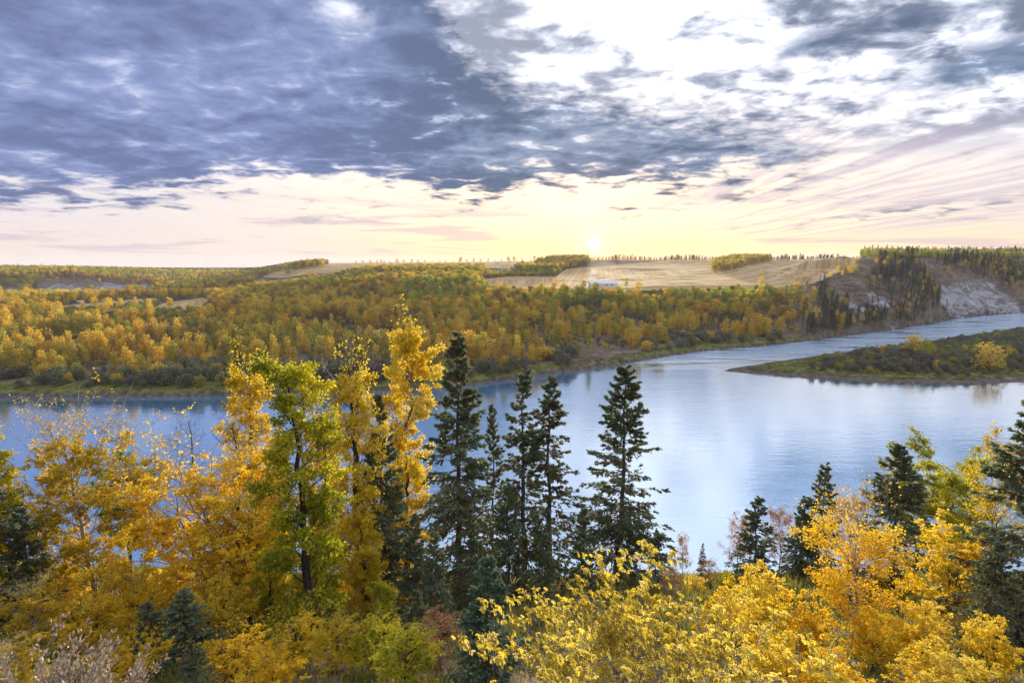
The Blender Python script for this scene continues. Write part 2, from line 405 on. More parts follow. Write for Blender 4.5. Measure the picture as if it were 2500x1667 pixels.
# ------------------------------------------------------------------ ground sheet
def ground_material():
    m = new_mat('ground')
    geo = node('ShaderNodeNewGeometry'); P = X(geo.outputs['Position'])
    za, _ = attr('zone_a'); f, w, b = sepx(za); zb, _ = attr('zone_b'); mud, gr, fd = sepx(zb)
    n1 = noise(P, 0.05, 6, 0.6); n2 = noise(P, 0.5, 6, 0.65); n3 = noise(P, 3.0, 4, 0.6)
    floor = mixc(sstep(n1*0.5+n2*0.5, 0.38, 0.62), (0.11, 0.082, 0.058), (0.23, 0.18, 0.13))
    floor = mixc(sstep(n2, 0.55, 0.75)*0.6, floor, (0.115, 0.115, 0.05))
    sx = m_('SINE', fd*1.15*60.0); sx2 = m_('SINE', fd*60*0.37+n1*3.0)
    stub = mixc(sstep(sx*0.6+sx2*0.6+(n2-0.5)*1.6, -0.9, 1.2), (0.48, 0.305, 0.125), (0.68, 0.465, 0.215))
    stub = mixc(sstep(m_('SINE', fd*60*0.16+n1*4.0), 0.80, 1.0)*0.55, stub, (0.70, 0.58, 0.42))
    stub = mixc(sstep(n1, 0.52, 0.75)*0.35, stub, (0.33, 0.24, 0.14))
    st = node('ShaderNodeTexNoise'); mp = node('ShaderNodeMapping'); put(mp.inputs[0], P); mp.inputs['Scale'].default_value = (0.06, 0.06, 0.55)
    put(st.inputs['Vector'], X(mp.outputs[0])); st.inputs['Scale'].default_value = 1.6; st.inputs['Detail'].default_value = 6
    strata = X(st.outputs['Fac'])
    wn = noise(P, 0.11, 8, 0.72, 0.6)
    white = mixc(sstep(wn*0.62+strata*0.13+n2*0.25, 0.42, 0.60), (0.17, 0.145, 0.125), (0.47, 0.455, 0.46))
    brown = mixc(sstep(strata*0.5+n2*0.5, 0.38, 0.62), (0.12, 0.09, 0.065), (0.27, 0.205, 0.15))
    mudc = mixc(sstep(n2, 0.35, 0.65), (0.085, 0.065, 0.048), (0.21, 0.17, 0.13))
    grass = mixc(sstep(n2*0.6+n3*0.4, 0.36, 0.62), (0.10, 0.135, 0.03), (0.26, 0.26, 0.075))
    j = (n2-0.5)*0.9
    c = mixc(sstep(gr+j, 0.35, 0.65), floor, grass)
    c = mixc(sstep(mud+j*0.6, 0.35, 0.65), c, mudc)
    c = mixc(sstep(b+j, 0.30, 0.60), c, brown)
    c = mixc(sstep(w+(n2-0.5)*1.5+(n1-0.5)*1.6+(wn-0.5)*2.2, 0.36, 0.90), c, white)
    c = mixc(sstep(f+j*0.15, 0.4, 0.6), c, stub)
    h = n2*1.0+n3*0.35+strata*w*2.0
    out(principled(c, 0.95, 0.1, bump(h, 0.7, 0.5)))
    return m
MG = ground_material()
def build_ground():
    azv = np.radians(np.concatenate([np.arange(-180, -50, 6.5), np.arange(-50, 50.01, 0.25), np.arange(56.5, 180.1, 6.5)]))
    azv[-1] = math.pi
    rv = np.concatenate([np.geomspace(0.6, 150, 90), np.arange(152, 660, 2.1), np.arange(662, 1120, 4.6), np.geomspace(1130, 6000, 26)])
    A, R = np.meshgrid(azv, rv)
    Xg = R*np.sin(A); Yg = R*np.cos(A); Z = terrain(Xg, Yg)
    px, py = project(Xg, Yg, Z); front = (Yg > 120)
    wf = np.full(Xg.shape, -1e9); fd = np.zeros(Xg.shape)
    for k, poly in enumerate(FIELDS):
        d = poly_dist(px, py, poly); wf = np.maximum(wf, d)
        dep = Yg; 
        # swaths run parallel to the field's edge: distance measured on the ground
        gp = []
        for (a, b) in poly:
            sel = np.hypot(px-a, py-b)+np.where(front, 0, 1e6); i = np.unravel_index(np.argmin(sel), sel.shape)
            gp.append((Xg[i], Yg[i]))
        gd = poly_dist(Xg, Yg, gp); fd = np.where(d > -6, np.maximum(fd, np.maximum(gd, 0)), fd)
    fw = np.where(front, sm(wf, -1.0, 1.0), 0)
    ww = np.where(front, sm(zone(px, py, WHITE), -9, 7), 0); bw = np.where(front, sm(zone(px, py, BROWN), -5, 4), 0)
    isd = poly_dist(Xg, Yg, ISLAND)
    slope_right = sm(px, 1920, 2020)*sm(Z, 5, 9)*(Yg > 250)*(1-sm(Z, 40, 50))
    bw = np.maximum(bw, slope_right*0.45)
    mudw = np.where(Yg > 100, (1-sm(Z, 0.5, 1.7)), 1-sm(Z, 0.4, 2.0))
    gw = np.where((isd > -2), 0.9*(1-sm(isd, 10, 26)*0.8), 0)
    gw = np.maximum(gw, np.where((Yg > 120) & (isd < -5), sm(Z, 0.6, 1.3)*(1-sm(Z, 2.4, 3.6))*0.75, 0))
    gw = np.maximum(gw, np.where(Yg < 100, 0.35, 0))
    nr, na = Xg.shape
    idx = np.arange(nr*na).reshape(nr, na)
    Q = np.stack([idx[:-1, :-1], idx[:-1, 1:], idx[1:, 1:], idx[1:, :-1]], -1).reshape(-1, 4)[:, ::-1]
    V = np.stack([Xg, Yg, Z], -1).reshape(-1, 3)
    za = np.stack([fw, ww, bw], -1).reshape(-1, 3); zb = np.stack([mudw, gw, fd/60.0], -1).reshape(-1, 3)
    qc = lambda a: a.ravel()[Q].mean(1)
    kind = np.zeros(len(Q), int)
    kind[(qc(ww) > 0.5)] = 2
    kind[(qc(isd) > -1.5)] = 3
    fsel = qc(fw) > 0.5
    pidx = np.stack([poly_dist(px, py, p) for p in FIELDS]).argmax(0)
    pq = pidx.ravel()[Q[:, 0]]
    def sub(name, sel, **kw):
        if not sel.any(): return
        q = Q[sel]; u, inv = np.unique(q, return_inverse=True)
        me = mesh_np(name, V[u], inv.reshape(-1, 4), mats=(MG,), attrs={'zone_a': za[u], 'zone_b': zb[u]}, smooth=True)
        o = obj(name, me); o['kind'] = 'structure'
        return o
    kind[fsel] = 10+pq[fsel]
    sub('ground', kind == 0); sub('bluff', kind == 2); sub('island', kind == 3)
    for k in range(len(FIELDS)): sub('stubble_field', kind == 10+k)
build_ground()

# ------------------------------------------------------------------ the river
def river():
    m = new_mat('river_water')
    geo = node('ShaderNodeNewGeometry'); P = X(geo.outputs['Position']); x, y, z = sepx(P)
    fast = sstep(y, 232.0, 285.0)*sstep(x, 30.0, 85.0)
    fl = noise(comb(x*0.03, y*0.11, 0.0), 1.0, 3, 0.5)
    rip = noise(comb(x*0.9, y*1.7, 0.0), 1.0, 4, 0.6)
    rip2 = noise(comb(x*0.22, y*0.5, 3.0), 1.0, 4, 0.55)
    chop = noise(comb(x*0.35+y*0.1, y*0.8, 7.0), 1.0, 5, 0.65)
    h = rip*0.040*sstep(fl, 0.25, 0.75)+rip2*0.07+chop*fast*sstep(fl, 0.30, 0.62)*2.6
    nrm = bump(h, 1.0, 0.55)
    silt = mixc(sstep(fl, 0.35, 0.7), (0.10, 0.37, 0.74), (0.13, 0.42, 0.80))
    d = principled(silt, 0.5, 0.0, nrm)
    g = node('ShaderNodeBsdfGlossy'); g.inputs['Roughness'].default_value = 0.09; g.inputs['Color'].default_value = rgb(0.88, 0.96, 1.0); put(g.inputs['Normal'], nrm)
    fr = node('ShaderNodeFresnel'); fr.inputs['IOR'].default_value = 1.9; put(fr.inputs['Normal'], nrm)
    mx = node('ShaderNodeMixShader'); put(mx.inputs[0], m_('MINIMUM', X(fr.outputs[0])*1.45+0.30, 1.0)); put(mx.inputs[1], d); put(mx.inputs[2], X(g.outputs[0]))
    out(X(mx.outputs[0]))
    xs = np.linspace(-1500, 1500, 31); ys = np.linspace(50, 1150, 23)
    A, B = np.meshgrid(xs, ys); idx = np.arange(A.size).reshape(A.shape)
    Q = np.stack([idx[:-1, :-1], idx[:-1, 1:], idx[1:, 1:], idx[1:, :-1]], -1).reshape(-1, 4)
    o = obj('river', mesh_np('river', np.stack([A, B, 0*A], -1).reshape(-1, 3), Q, mats=(m,)))
    o['kind'] = 'structure'
river()

# ------------------------------------------------------------------ plant materials
def leaf_mat(name, cols, trans=0.47, gloss=0.04):
    """cols: list of leaf colours; each leaf's place in the list is its own random value plus a clump value"""
    m = new_mat(name)
    c, _ = attr('lv'); r, k, h = sepx(c)
    oi = node('ShaderNodeObjectInfo')
    f = r*0.50+k*0.42+(X(oi.outputs['Random'])-0.5)*0.22+0.04
    n = len(cols)
    col = ramp(f, [(0.12+0.76*i/(n-1), cc) for i, cc in enumerate(cols)])
    d = node('ShaderNodeBsdfDiffuse'); put(d.inputs[0], col)
    t = node('ShaderNodeBsdfTranslucent'); put(t.inputs[0], mixc(1.0, col, (1.0, 0.97, 0.75), 'MULTIPLY'))
    mx = node('ShaderNodeMixShader'); mx.inputs[0].default_value = trans
    put(mx.inputs[1], X(d.outputs[0])); put(mx.inputs[2], X(t.outputs[0]))
    g = node('ShaderNodeBsdfGlossy'); g.inputs['Roughness'].default_value = 0.5; g.inputs['Color'].default_value = rgb(1, 1, 1)
    lw = node('ShaderNodeFresnel'); lw.inputs['IOR'].default_value = 1.35
    mx2 = node('ShaderNodeMixShader'); put(mx2.inputs[0], X(lw.outputs[0])*gloss)
    put(mx2.inputs[1], X(mx.outputs[0])); put(mx2.inputs[2], X(g.outputs[0]))
    out(X(mx2.outputs[0])); return m
def bark_mat(name, a, b, birch=False):
    m = new_mat(name)
    tc = node('ShaderNodeTexCoord'); P = X(tc.outputs['Object'])
    mp = node('ShaderNodeMapping'); put(mp.inputs[0], P)
    mp.inputs['Scale'].default_value = (6, 6, 14) if birch else (14, 14, 2.5)
    n = noise(X(mp.outputs[0]), 1.0, 5, 0.65); n2 = noise(P, 0.7, 3, 0.5)
    if birch: c = mixc(sstep(n, 0.52, 0.60), b, a)
    else: c = mixc(sstep(n*0.7+n2*0.3, 0.35, 0.65), a, b)
    out(principled(c, 0.9, 0.15, bump(n, 0.8, 0.03))); return m
GOLD = leaf_mat('leaf_gold', [(0.64,0.40,0.014),(0.84,0.56,0.018),(0.90,0.67,0.03),(0.92,0.75,0.10)])
AMBER = leaf_mat('leaf_amber', [(0.34,0.26,0.022),(0.54,0.40,0.022),(0.70,0.52,0.03),(0.84,0.66,0.08)])
YELLOW = leaf_mat('leaf_yellow', [(0.60,0.42,0.012),(0.82,0.62,0.025),(0.88,0.71,0.07),(0.90,0.77,0.22)])
PALEY = leaf_mat('leaf_pale_yellow', [(0.52,0.42,0.07),(0.80,0.69,0.10),(0.88,0.80,0.20),(0.90,0.82,0.45)])
ORANGE = leaf_mat('leaf_orange', [(0.50,0.24,0.02),(0.76,0.42,0.03),(0.85,0.55,0.05),(0.88,0.66,0.16)])
LIME = leaf_mat('leaf_lime', [(0.20,0.25,0.02),(0.38,0.40,0.025),(0.62,0.57,0.03),(0.84,0.70,0.06)])
GREEN = leaf_mat('leaf_green', [(0.05,0.10,0.018),(0.10,0.18,0.025),(0.17,0.26,0.04),(0.28,0.34,0.05)])
RUSTY = leaf_mat('leaf_rust', [(0.22,0.10,0.05),(0.40,0.20,0.08),(0.55,0.30,0.12),(0.62,0.42,0.2)])
NEEDLE = leaf_mat('needles', [(0.105,0.128,0.062),(0.165,0.20,0.10),(0.21,0.265,0.155),(0.26,0.33,0.22)], 0.33, 0.08)
NEEDLEB = leaf_mat('needles_blue', [(0.075,0.125,0.08),(0.12,0.19,0.13),(0.16,0.25,0.18),(0.20,0.30,0.225)], 0.3, 0.08)
DEADN = leaf_mat('needles_dead', [(0.12,0.08,0.045),(0.19,0.115,0.058),(0.26,0.16,0.075),(0.33,0.21,0.10)], 0.15, 0.1)
FAR_GOLD = leaf_mat('far_gold', [(0.56,0.38,0.07),(0.72,0.51,0.075),(0.82,0.61,0.09),(0.86,0.67,0.16)])
FAR_ORANGE = leaf_mat('far_orange', [(0.52,0.32,0.065),(0.70,0.44,0.065),(0.82,0.54,0.07),(0.85,0.61,0.12)])
FAR_OLIVE = leaf_mat('far_olive', [(0.27,0.23,0.065),(0.40,0.34,0.075),(0.52,0.44,0.08),(0.62,0.51,0.10)])
FAR_LIME = leaf_mat('far_lime', [(0.28,0.30,0.06),(0.44,0.45,0.07),(0.58,0.57,0.08),(0.70,0.64,0.10)])
FAR_GREEN = leaf_mat('far_green', [(0.19,0.22,0.075),(0.29,0.33,0.095),(0.39,0.42,0.11),(0.50,0.50,0.13)])
FAR_RUST = leaf_mat('far_rust', [(0.22,0.16,0.09),(0.33,0.22,0.10),(0.44,0.28,0.11),(0.54,0.36,0.13)])
FAR_WILLOW = leaf_mat('far_willow', [(0.14,0.155,0.09),(0.21,0.225,0.14),(0.28,0.285,0.18),(0.37,0.35,0.23)])
FAR_TWIG = leaf_mat('far_twig', [(0.14,0.12,0.105),(0.21,0.18,0.155),(0.28,0.235,0.20),(0.35,0.29,0.25)])
FAR_SPRUCE = leaf_mat('far_spruce', [(0.030,0.045,0.028),(0.048,0.068,0.040),(0.068,0.092,0.052),(0.095,0.12,0.068)], 0.1, 0.1)
GRASS = leaf_mat('grass', [(0.13,0.15,0.035),(0.22,0.23,0.05),(0.32,0.30,0.08),(0.42,0.36,0.13)], 0.35)
DRYW = leaf_mat('dry_weeds', [(0.20,0.16,0.13),(0.32,0.27,0.23),(0.42,0.36,0.32),(0.5,0.44,0.42)], 0.3)
BARK = bark_mat('bark_dark', (0.030,0.023,0.020), (0.085,0.066,0.055))
BARKG = bark_mat('bark_grey', (0.13,0.11,0.105), (0.28,0.25,0.24))
BARKS = bark_mat('bark_spruce', (0.075,0.062,0.05), (0.17,0.145,0.12))
BIRCH = bark_mat('bark_birch', (0.04,0.033,0.03), (0.50,0.45,0.42), True)
BARKT = bark_mat('bark_pale', (0.17,0.14,0.11), (0.36,0.31,0.26))

# ------------------------------------------------------------------ tree generators (each returns trunk mesh, crown mesh; base at origin)
def along(P, i, s):
    """points and tangents at fraction s on polylines P[i]"""
    N = P.shape[1]; f = np.clip(s, 0, 0.999)*(N-1); k = f.astype(int); t = (f-k)[:, None]
    a = P[i, k]; b = P[i, k+1]
    return a+(b-a)*t, norm(b-a)
def grow(start, d0, d1, L, N, rs, wob):
    """curved branches from direction d0 bending to d1"""
    B = len(start); P = np.empty((B, N, 3)); P[:, 0] = start
    for k in range(1, N):
        t = (k-0.5)/(N-1)
        d = norm(d0*(1-t)+d1*t+rs.normal(size=(B, 3))*wob)
        P[:, k] = P[:, k-1]+d*(L/(N-1))[:, None]
    return P
def lv(rs, pos, n_per, H, cl=1.3):
    ph = rs.rand()*50
    k = fbm(pos[:, 0]/cl+ph+pos[:, 2]*0.37, pos[:, 2]/cl+pos[:, 1]/cl*0.6+ph, 3, 2)
    k = np.clip((k-0.5)*1.8+0.5, 0, 1)
    a = np.stack([rs.rand(len(pos)), k, np.clip(pos[:, 2]/H, 0, 1)], 1)
    return np.repeat(a, n_per, 0)
def broadleaf(seed, H, R, base=0.25, n1=30, n2=8, n3=6, nl=22, leaf=0.10, shape='oval', droop=0.0, up=(30, 62), r0=None,
              lean=(0, 0), fork=0, bare_top=0.0, sparse=0.0, twig_r=0.006, spread=0.10, hang=0.3, clumpy=0.0, raw=False):
    rs = np.random.RandomState(seed)
    r0 = r0 or 0.011*H+0.03
    NT = 16
    t = np.linspace(0, 1, NT)
    wob = np.cumsum(rs.normal(size=(NT, 2))*0.016*H*np.linspace(0.3, 1, NT)[:, None], 0)*0.6
    trunk = np.stack([wob[:, 0]+lean[0]*t**1.3, wob[:, 1]+lean[1]*t**1.3, t*H*0.97], 1)
    TR = r0*(1-t*0.93)**0.85; TR[0] *= 1.35
    acc = Acc(); 
    TP = [trunk]; TRs = [TR]
    for k in range(fork):
        s0 = 0.18+0.25*rs.rand(); p0 = trunk[int(s0*(NT-1))]; a = rs.rand()*6.28
        tt = np.linspace(0, 1, NT); off = np.array([math.cos(a), math.sin(a)])*R*0.42
        b = np.stack([p0[0]+off[0]*tt**0.7+np.cumsum(rs.normal(size=NT))*0.008*H, p0[1]+off[1]*tt**0.7+np.cumsum(rs.normal(size=NT))*0.008*H, p0[2]+tt*(H*(0.80+0.16*rs.rand())-p0[2])], 1)
        TP.append(b); TRs.append(TR*0.62)
    TP = np.stack(TP); TRs = np.stack(TRs)
    V, Q = tubes(TP, TRs, 8); acc.add(V, Q)
    nt_ = len(TP)
    i1 = rs.randint(0, nt_, n1); i1[:n1//2] = 0
    s1 = np.where(i1 == 0, base+(0.98-base)*(np.arange(n1)+rs.rand(n1))/n1, 0.25+0.73*rs.rand(n1))
    rs.shuffle(i1)
    st, tg = along(TP, i1, s1)
    rel = np.clip((st[:, 2]/H-base)/(1-base), 0, 1)
    if shape == 'oval': prof = np.sqrt(np.clip(1-(rel*1.05-0.42)**2/0.40, 0.06, 1))
    elif shape == 'cone': prof = (1-rel)**0.75*0.95+0.10
    elif shape == 'round': prof = np.sqrt(np.clip(1-(rel-0.5)**2*3.4, 0.12, 1))
    elif shape == 'umbrella': prof = np.clip(0.30+0.9*rel, 0, 1)*np.where(rel > 0.92, 0.75, 1)
    else: prof = np.full(n1, 0.8)*(1-rel*0.45)
    az = np.arange(n1)*2.39996+rs.rand(n1)*0.9
    L1 = R*prof*(0.72+0.5*rs.rand(n1))
    e = np.radians(up[0]+(up[1]-up[0])*rel+rs.normal(size=n1)*9)
    d0 = np.stack([np.cos(az)*np.cos(e), np.sin(az)*np.cos(e), np.sin(e)], 1)
    d1 = norm(d0+np.array([0, 0, 0.55-1.3*droop]))
    P1 = grow(st, d0, d1, L1/np.maximum(np.cos(e), 0.45), 8, rs, 0.11)
    rb = np.interp(s1, np.linspace(0, 1, NT), TR)
    R1 = np.outer(np.minimum(rb*0.55, 0.012*L1+0.012), np.linspace(1, 0.16, 8))
    V, Q = tubes(P1, R1, 5); acc.add(V, Q)
    i2 = np.repeat(np.arange(n1), n2); s2 = 0.22+0.78*rs.rand(n1*n2)
    st2, tg2 = along(P1, i2, s2)
    dd = norm(tg2*0.8+rnd_unit(rs, len(i2))*0.85+np.array([0, 0, 0.12]))
    L2 = L1[i2]*(0.50-0.24*s2)*(0.6+0.7*rs.rand(len(i2)))+0.15
    P2 = grow(st2, dd, norm(dd+np.array([0, 0, 0.35-1.5*droop])), L2, 5, rs, 0.16)
    R2 = np.outer(0.0045*L2+twig_r*1.1, np.linspace(1, 0.3, 5))
    V, Q = tubes(P2, R2, 4); acc.add(V, Q)
    i3 = np.repeat(np.arange(len(i2)), n3); s3 = 0.2+0.8*rs.rand(len(i3))
    st3, tg3 = along(P2, i3, s3)
    dd3 = norm(tg3*0.7+rnd_unit(rs, len(i3))*0.8)
    L3 = (0.22+0.45*rs.rand(len(i3)))*np.clip(R/3.0, 0.45, 1.15)
    P3 = grow(st3, dd3, norm(dd3+np.array([0, 0, 0.2-1.4*droop])), L3, 3, rs, 0.15)
    V, Q = tubes(P3, np.outer(np.full(len(i3), twig_r), np.array([1, 0.7, 0.35])), 3); acc.add(V, Q)
    # leaves
    nlv = len(i3)*nl
    i4 = rs.randint(0, len(i3), nlv)
    if clumpy > 0:                                  # leaves gather on some of the twigs
        wgt = rs.rand(len(i3))**(1+3*clumpy); i4 = rs.choice(len(i3), nlv, p=wgt/wgt.sum())
    p4, t4 = along(P3, i4, rs.rand(nlv)**0.8)
    keep = np.ones(nlv, bool)
    hrel = p4[:, 2]/H
    if bare_top > 0: keep &= rs.rand(nlv) > sm(hrel, 1-bare_top*1.6, 1-bare_top*0.3)*0.93
    if sparse > 0: keep &= rs.rand(nlv) > sparse
    p4 = p4[keep]; t4 = t4[keep]; n4 = len(p4)
    p4 = p4+rs.normal(size=(n4, 3))*spread
    kz = H/np.percentile(p4[:, 2], 99.8); cx = np.median(p4[:, :2], 0)
    kr = R/np.percentile(np.hypot(p4[:, 0]-cx[0], p4[:, 1]-cx[1]), 96)
    sc3 = np.array([kr, kr, kz]); p4 = p4*sc3
    acc.V = [v*np.array([kr, kr, kz]) for v in acc.V]
    tm = acc.mesh('trunk', (BARK,), True)
    if raw: return tm, p4, rs
    dl = norm(t4*0.35+rnd_unit(rs, n4)*0.9+np.array([0, 0, -hang]))
    sz = leaf*(0.65+0.7*rs.rand(n4))
    V, Q = blades(p4, dl, rnd_unit(rs, n4), sz*1.15, sz*0.95, 0.42, 0.12)
    cm = mesh_np('crown', V, Q, mats=(YELLOW,), attrs={'lv': lv(rs, p4, 4, H)})
    return tm, cm
def spruce(seed, H, R, base=0.06, dens=9.0, k2=14, j3=5, tuft=0.21, dead=0.25, top_pow=0.85, gaps=0.25):
    rs = np.random.RandomState(seed)
    NT = 14; t = np.linspace(0, 1, NT)
    w = np.cumsum(rs.normal(size=(NT, 2))*0.004*H, 0)
    trunk = np.stack([w[:, 0], w[:, 1], t*H], 1)[None]
    r0 = 0.010*H+0.03; TR = (r0*(1-t*0.97)**0.9)[None]
    acc = Acc(); V, Q = tubes(trunk, TR, 7); acc.add(V, Q)
    nb = int(H*dens*1.25); s = np.sort(base+(0.985-base)*rs.rand(nb)**0.92)
    wh = 0.45/H*1.0; s = np.clip(np.round(s/wh)*wh+rs.normal(size=nb)*wh*0.16, base, 0.99)
    az = rs.rand(nb)*6.283
    st, _ = along(trunk, np.zeros(nb, int), s)
    rel = (s-base)/(1-base)
    sect = 0.86+0.28*vnoise(az*1.1, rel*5.0, seed)                  # uneven outline
    L = R*((1-rel)**top_pow+0.02)*(0.68+0.40*rs.rand(nb))*sect+0.10
    L *= np.where(rs.rand(nb) < gaps*0.7, 0.55, 1.0)
    e0 = np.radians(-16+62*rel**1.6+rs.normal(size=nb)*7); e1 = e0-np.radians(10)+np.radians(26)*(rs.rand(nb))
    d0 = np.stack([np.cos(az)*np.cos(e0), np.sin(az)*np.cos(e0), np.sin(e0)], 1)
    d1 = np.stack([np.cos(az)*np.cos(e1), np.sin(az)*np.cos(e1), np.sin(e1)], 1)
    P1 = grow(st, d0-np.array([0, 0, 0.14]), d1+np.array([0, 0, 0.10]), L, 6, rs, 0.07)
    V, Q = tubes(P1, np.outer(0.006*L+0.008, np.linspace(1, 0.2, 6)), 4); acc.add(V, Q)
    i2 = np.repeat(np.arange(nb), k2); s2 = 0.10+0.90*rs.rand(len(i2))**0.85
    st2, tg = along(P1, i2, s2)
    sd = np.cross(tg, np.array([0, 0, 1.0])); sd = norm(sd)*np.where(rs.rand(len(i2)) < 0.5, -1, 1)[:, None]
    dd = norm(tg*(0.65+0.4*s2)[:, None]+sd*(0.15+0.75*rs.rand(len(i2)))[:, None]+np.array([0, 0, -0.22])+rs.normal(size=(len(i2), 3))*0.18)
    L2 = np.clip(L[i2]*0.40*(1.05-0.75*s2)*(0.5+0.7*rs.rand(len(i2))), 0.10, 0.85)
    P2 = grow(st2, dd, norm(dd+np.array([0, 0, -0.30])), L2, 3, rs, 0.06)
    V, Q = tubes(P2, np.outer(np.full(len(i2), 0.006), np.array([1, 0.7, 0.4])), 3); acc.add(V, Q)
    tm = acc.mesh('trunk', (BARKS,), True)
    # a share of the inner and lower branchlets carries brown dead needles
    pd = np.clip(dead*(1.15-rel[i2])*(1.25-s2)*1.8, 0, 0.9)*np.clip(vnoise(az[i2]*1.3, rel[i2]*8, seed+3)*2-0.5, 0, 1)
    isdead = rs.rand(len(i2)) < pd
    skip = rs.rand(len(i2)) < 0.10
    def tufts(sel, mat, name, drop):
        idx = np.where(sel)[0]
        i3 = np.repeat(idx, j3*2+4); s3 = rs.rand(len(i3))
        p, tg3 = along(P2, i3, s3)
        d = norm(tg3*1.0+rnd_unit(rs, len(i3))*0.62+np.array([0, 0, -drop]))
        ln = 1.0*tuft*(0.6+0.7*rs.rand(len(i3)))*np.clip(0.55+L[i2[i3]]*0.5, 0.5, 1.0)
        V, Q = blades(p, d, rnd_unit(rs, len(i3)), ln, ln*0.38, 0.45, 0.0)
        return V, Q, lv(rs, p, 4, H, 0.9)
    V, Q, C = tufts(~isdead & ~skip, NEEDLE, 'crown', 0.0)
    # leader
    cm = mesh_np('crown', V, Q, mats=(NEEDLE,), attrs={'lv': C})
    dm = None
    if isdead.sum() > 20:
        V, Q, C = tufts(isdead, DEADN, 'dead_needles', 0.4)
        dm = mesh_np('dead_needles', V, Q, mats=(DEADN,), attrs={'lv': C})
    return tm, cm, dm
def gz(x, y): return float(terrain(np.array([x]), np.array([y]))[0])

def place(name, label, cat, meshes, Hm, px, py_top, dep, leafm=None, barkm=None, wmul=1.0, rz=0.0, group=None, tilt=(0, 0), sink=0.15):
    """stand a tree on the near slope: its foot on the ground at that distance, its tip on the sight line through (px, py_top)"""
    p = pix_at_depth(px, py_top, dep); g = gz(p[0], p[1])-sink
    s = (p[2]-g)/Hm
    e = empty(name, (p[0], p[1], g), rz, (s*wmul, s*wmul, s)); e.rotation_euler = (tilt[0], tilt[1], rz)
    tag(e, label, cat, group)
    t = obj('trunk', meshes[0], e, mat=barkm)
    c = obj('crown', meshes[1], e, mat=leafm)
    if len(meshes) > 2 and meshes[2] is not None: obj('dead_needles', meshes[2], e)
    return e, s

# ------------------------------------------------------------------ trees on the near slope
NAMED_SPOTS = [('the tallest spruce', 1103, 40), ('the spruce standing apart over the water', 1522, 45), ('the slim thin spruces', 1300, 43), ('the narrow dark spruce', 930, 34), ('the young blue-green spruce', 1185, 16),
               ('the gold birch', 482, 32), ('the amber birch', 192, 33), ('the green poplar behind the amber birch', 285, 42), ('the black-trunked green-yellow poplar', 722, 25), ('the dense yellow poplar', 852, 33), ('the airy tall poplar', 962, 46),
               ('the yellow two-stemmed poplar', 612, 45), ('the pointed spruce', 1850, 45), ('the spruce pair', 2000, 46), ('the white-trunked birch', 2110, 22), ('the broad dense spruce', 2212, 36), ('the umbrella-crowned poplar', 2265, 42),
               ('the big spruce at the view edge', 2555, 24), ('the pale maple bush', 1560, 13), ('the dry weeds', 100, 14), ('the small shadowy spruces', 400, 20), ('the bright yellow maples', 2340, 24)]
